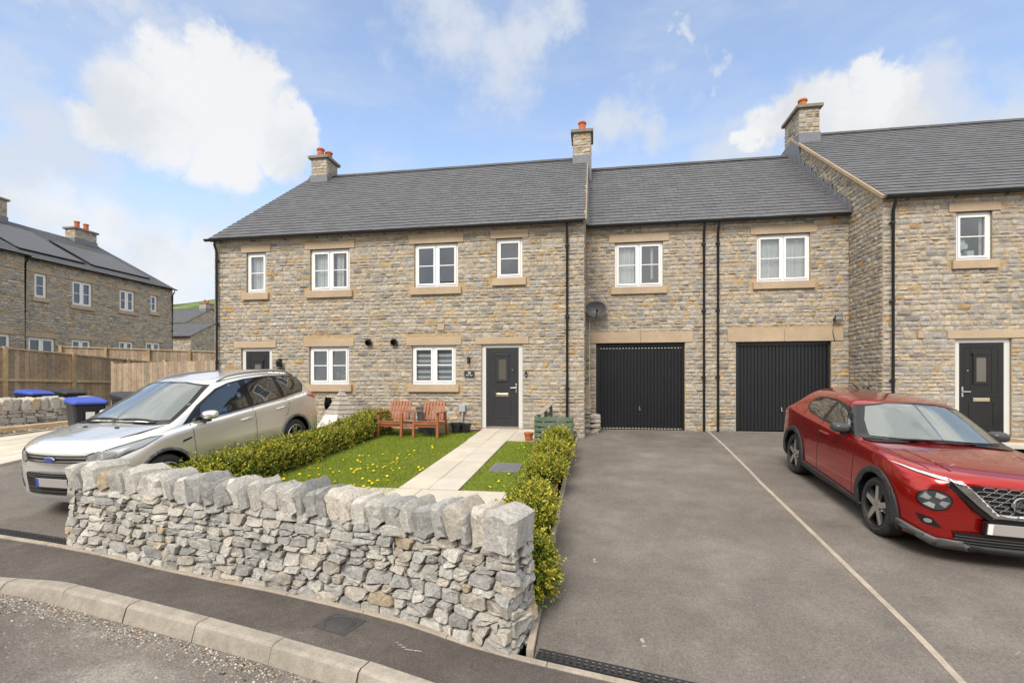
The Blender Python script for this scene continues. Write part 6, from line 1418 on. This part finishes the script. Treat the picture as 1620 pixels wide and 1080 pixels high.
for sd_ in (-1, 1):
    C1.top('bonnet_gap', [(sd_ * .68, .52), (sd_ * .76, .72), (sd_ * .80, 1.06), (sd_ * .792, 1.06), (sd_ * .752, .72), (sd_ * .672, .52)], .003, GAPM); C1.top('bonnet_crease', [(sd_ * .38, .36), (sd_ * .52, .92), (sd_ * .50, .92), (sd_ * .365, .36)], .008, SILV)
    p = C1.hit((sd_ * .28, C1.y(.80), 2), (0, 0, -1), .006); m = MB(); m.obox(p, ((1, 0, 0), (0, 1, .1), (0, 0, 1)), (.025, .016, .008)); m.build('washer_jet', BLACKP, C1.root)
C1.decal('rear_window', [(x, 3, z) for x, z in ((-.66, 1.16), (.66, 1.16), (.58, 1.46), (-.58, 1.46))], (0, -1, 0), .006, CARGLASS)
# --- red crossover
Fq, Rq = Vector((4.25, 6.58)), Vector((4.33, 9.27)); d = (Fq - Rq).normalized(); L = 4.21; yawc = math.atan2(d.x, -d.y); SC = 1.02
zf, zr_ = G(3.37, Fq.y) - .045, G(3.37, Rq.y) - .045; pit = math.atan((zr_ - zf) / 2.69); root = Fq - d * (L / 2 - .84) * SC
REDP = paint('deep red paint', (.42, .012, .008), .72, .24)
rows = [(.12, .24, .60, .60, .54, .76, .50, .83, (0, 0, 0), .05), (.15, .20, .70, .72, .66, .84, .60, .895, (0, 0, 0), .06), (.26, .19, .80, .80, .77, .895, .69, .94, (0, 0, 0), .10), (.46, .185, .885, .87, .845, .945, .73, .98, (0, 0, 0), .08), (.80, .18, .905, .945, .87, .985, .765, 1.01, (0, 0, 0), .02),
        (1.28, .18, .897, .975, .86, 1.015, .765, 1.04), (1.50, .18, .893, .995, .855, 1.05, .74, 1.07, (0, -.14, -.22)), (1.86, .18, .893, 1.01, .85, 1.23, .675, 1.275, (0, -.13, -.20)), (2.14, .18, .895, 1.02, .845, 1.375, .61, 1.43, (0, -.10, -.15)), (2.32, .18, .895, 1.03, .842, 1.415, .595, 1.475, (0, -.05, -.07)),
        (2.75, .18, .897, 1.05, .84, 1.43, .58, 1.50), (3.15, .18, .90, 1.07, .835, 1.42, .575, 1.485), (3.5, .18, .905, 1.095, .835, 1.40, .57, 1.475), (3.76, .20, .905, 1.12, .83, 1.365, .565, 1.46, (0, .06, .12)), (3.94, .24, .895, 1.115, .81, 1.22, .62, 1.32), (4.10, .30, .86, 1.02, .76, 1.06, .65, 1.09, (0, 0, .04)), (4.17, .34, .78, .85, .70, .91, .58, .94, (0, 0, .03)), (4.20, .40, .60, .70, .55, .80, .48, .81)]
C2 = Car('glossy red crossover with black arches parked in front of the right garage', L, rows, (.84, 3.476), .885, .340, .385, REDP, (root.x, root.y, 0), (pit, .05, yawc), sc=SC)
C2.root.location.z = zf + math.sin(pit) * (L / 2 - .84) * SC
C2.wheels('blade', rim_r=.252, rimmat=mat('machined alloy', (.60, .59, .58), .25, .5, .95), dark=mat('black alloy', (.02, .02, .022), .35))
for sd_ in (-1, 1):
    dlo = [(1.48, 1.02), (1.7, 1.03), (2.5, 1.055), (3.1, 1.10), (3.30, 1.15), (3.38, 1.24), (3.27, 1.345), (3.0, 1.375), (2.7, 1.385), (2.38, 1.365), (2.15, 1.335), (1.84, 1.215)]
    C2.side('window_surround', dlo, sd_, .004, GLOSSB)
    C2.side('side_window', [(1.76, 1.06), (2.50, 1.08), (2.50, 1.335), (2.38, 1.325), (2.18, 1.285), (1.90, 1.175)], sd_, .008, CARGLASS); C2.side('side_window', [(2.60, 1.085), (3.04, 1.115), (3.25, 1.165), (3.32, 1.24), (3.23, 1.32), (2.96, 1.35), (2.60, 1.35)], sd_, .008, CARGLASS)
    C2.arch(sd_, .84, .382, .46, CLAD, off=.014, a0=-.16, a1=1.16); C2.arch(sd_, 3.476, .382, .46, CLAD, off=.014, a0=-.16, a1=1.16)
    C2.side('sill', [(1.24, .185), (3.08, .185), (3.08, .33), (1.26, .29)], sd_, .014, CLAD, thick=.02)
    for ln in ([(1.50, 1.02), (1.44, .80), (1.42, .32)], [(2.55, 1.06), (2.56, .8), (2.50, .33)], [(3.30, 1.13), (3.22, .95), (3.06, .80), (3.02, .60)]): C2.line_side('door_gap', ln, sd_, .009, .002, GAPM)
    C2.line_side('crease', [(1.25, .90), (2.0, .84), (2.6, .83), (3.2, .93)], sd_, .016, .006, REDP)
    C2.handle(sd_, 2.24, .915, REDP); C2.mirror(sd_, 1.80, 1.07, mat('grey mirror cap', (.05, .05, .055), .3), .80)
    # slim upper lamp, round main lamp, dark shoulder of the grille
    C2.decal('running_light', [(sd_ * x, y - L / 2 + .10, z) for x, y, z in ((.53, 0, .855), (.64, .1, .867), (.78, .35, .897), (.875, .6, .925), (.80, .4, .918), (.66, .15, .893), (.55, 0, .882))], (-sd_ * .5, .85, -.1), .012, LAMPL, step=.04)
    C2.decal('headlight_ring', [(sd_ * x, -L / 2 + .22, z) for x, z in ell(.655, .655, .150, .106)], (-sd_ * .30, .95, 0), .008, GLOSSB, step=.04); C2.decal('headlight', [(sd_ * x, -L / 2 + .22, z) for x, z in ell(.655, .655, .134, .092)], (-sd_ * .30, .95, 0), .014, LAMPD, step=.03)
    for k in range(4):
        a = math.pi / 2 * k + .55; C2.decal('headlight_facet', [(sd_ * (.655 + x * 1.38), -L / 2 + .22, .655 + z * .95) for x, z in [(math.cos(a + q) * r, math.sin(a + q) * r) for q, r in ((-.62, .036), (-.50, .088), (.30, .088), (.42, .036))]], (-sd_ * .30, .95, 0), .018, LAMPL if k % 2 else LAMP, step=.03)
    C2.decal('headlight_projector', [(sd_ * x, -L / 2 + .22, z) for x, z in ell(.655, .655, .040, .030, 18)], (-sd_ * .30, .95, 0), .022, LAMPD, step=.03)
    C2.decal('grille_shoulder', [(sd_ * x, -L / 2 + .22, z) for x, z in ((.0, .49), (.22, .50), (.36, .60), (.60, .835), (.52, .875), (.40, .80), (.20, .60), (0, .56))], (0, 1, 0), .007, GLOSSB, step=.04)
    C2.decal('fog_lamp_recess', [(sd_ * x, -L / 2 + .22, z) for x, z in ((.56, .375), (.74, .40), (.80, .485), (.66, .47))], (-sd_ * .35, .9, 0), .008, GLOSSB, step=.04); C2.decal('fog_lamp', [(sd_ * x, -L / 2 + .22, z) for x, z in ell(.69, .435, .035, .022, 14)], (-sd_ * .35, .9, 0), .014, LAMP, step=.03)
    C2.decal('front_splitter', [(sd_ * x, -L / 2 + .22, z) for x, z in ((.40, .275), (.62, .275), (.90, .37), (.905, .30), (.62, .205), (.34, .20), (.34, .245), (.40, .245))], (-sd_ * .25, .95, 0), .03, mat('splitter grey', (.085, .085, .088), .45, .5), step=.05, thick=.03)
    C2.top('bonnet_crease', [(sd_ * .50, .28), (sd_ * .60, 1.0), (sd_ * .575, 1.0), (sd_ * .48, .28)], .010, REDP); C2.top('bonnet_gap', [(sd_ * .66, .34), (sd_ * .735, .66), (sd_ * .762, 1.02), (sd_ * .754, 1.02), (sd_ * .727, .66), (sd_ * .652, .34)], .003, GAPM)
    C2.decal('tail_light', [(sd_ * x, y - L / 2, z) for x, y, z in ((.88, 3.75, 1.0), (.88, 3.98, 1.04), (.70, 4.1, .98), (.70, 4.1, .93), (.86, 3.9, .95))], (-sd_ * .7, -.7, 0), .008, REDL, step=.04)
C2.front('grille', [(-.17, .585), (.17, .585), (.42, .825), (.38, .845), (-.38, .845), (-.42, .825)], .008, GLOSSB)
# hexagonal mesh of the grille
hexm = MB(); r = .030; MESH = mat('grille mesh', (.16, .16, .165), .4, .5, 0)
for j in range(6):
    for i in range(-5, 6):
        cx = i * .105 + (.0525 if j % 2 else 0); cz = .605 + j * .043; lim = .17 + (cz - .585) * 1.03
        if abs(cx) > lim - .05: continue
        hp = [C2.hit((cx + x, -3, cz + z), (0, 1, 0), .014) for x, z in ((-.052, 0), (-.032, .0205), (.032, .0205), (.052, 0), (.032, -.0205), (-.032, -.0205))]
        for a, b in zip(hp, hp[1:] + hp[:1]): hexm.tube([a, b], .0038, 4, cap=False)
hexm.build('grille_mesh', MESH, C2.root)
for sd_ in (-1, 1): C2.decal('chrome_v', [(sd_ * x, -L / 2 + .22, z) for x, z in ((.0, .54), (.20, .54), (.33, .645), (.58, .875), (.48, .872), (.40, .81), (.17, .588), (0, .588))], (0, 1, 0), .020, CHROME, step=.04, thick=.012)
p = C2.hit((0, -3, .70), (0, 1, 0), .03); m = MB(); m.lathe([(.062, 0), (.062, .012), (.075, .014), (.080, .008), (.080, 0)], (0, p.y, .705), (0, -1, 0), 36); m.box(-.098, .098, p.y - .018, p.y - .002, .689, .721); bd_ = m.build('badge', CHROME, C2.root, smooth=40); text_mesh('badge_lettering', 'NISSAN', .034, MT(0, p.y - .020, .705), GLOSSB, bd_, .001)
C2.front('windscreen_surround', [(-.80, 1.015), (0, 1.05), (.80, 1.015), (.735, 1.21), (.625, 1.37), (.3, 1.43), (0, 1.44), (-.3, 1.43), (-.625, 1.37), (-.735, 1.21)], .012, GLOSSB, step=.025)
C2.front('windscreen', [(-.71, 1.05), (0, 1.078), (.71, 1.05), (.645, 1.21), (.545, 1.36), (.3, 1.41), (0, 1.42), (-.3, 1.41), (-.545, 1.36), (-.645, 1.21)], .017, SCREEN, step=.025)
C2.front('grille_base', [(-.24, .45), (.24, .45), (.22, .53), (-.22, .53)], .007, GLOSSB); C2.front('front_splitter', [(-.40, .205), (.40, .205), (.40, .245), (-.40, .245)], .034, CLAD, thick=.03)
C2.front('lower_grille', [(-.46, .235), (.46, .235), (.52, .36), (-.52, .36)], .010, GLOSSB)
for z in (.265, .295, .325): C2.front('grille_slat', [(-.5, z - .005), (.5, z - .005), (.5, z + .005), (-.5, z + .005)], .018, MATS['dark slat'])
plate(C2, .435, .42, 'white'); wiper(C2, -.55, 1.34, .12, 1.25); wiper(C2, .10, 1.25, .64, 1.37)
m = MB(); m.prism([(-.02, C2.y(3.45), 1.48), (.02, C2.y(3.45), 1.48), (.012, C2.y(3.62), 1.54), (-.012, C2.y(3.62), 1.54)], (0, .03, .0)); m.build('aerial', GLOSSB, C2.root)
C2.decal('rear_window', [(x, 3, z) for x, z in ((-.60, 1.12), (.60, 1.12), (.52, 1.32), (-.52, 1.32))], (0, -1, 0), .006, CARGLASS)
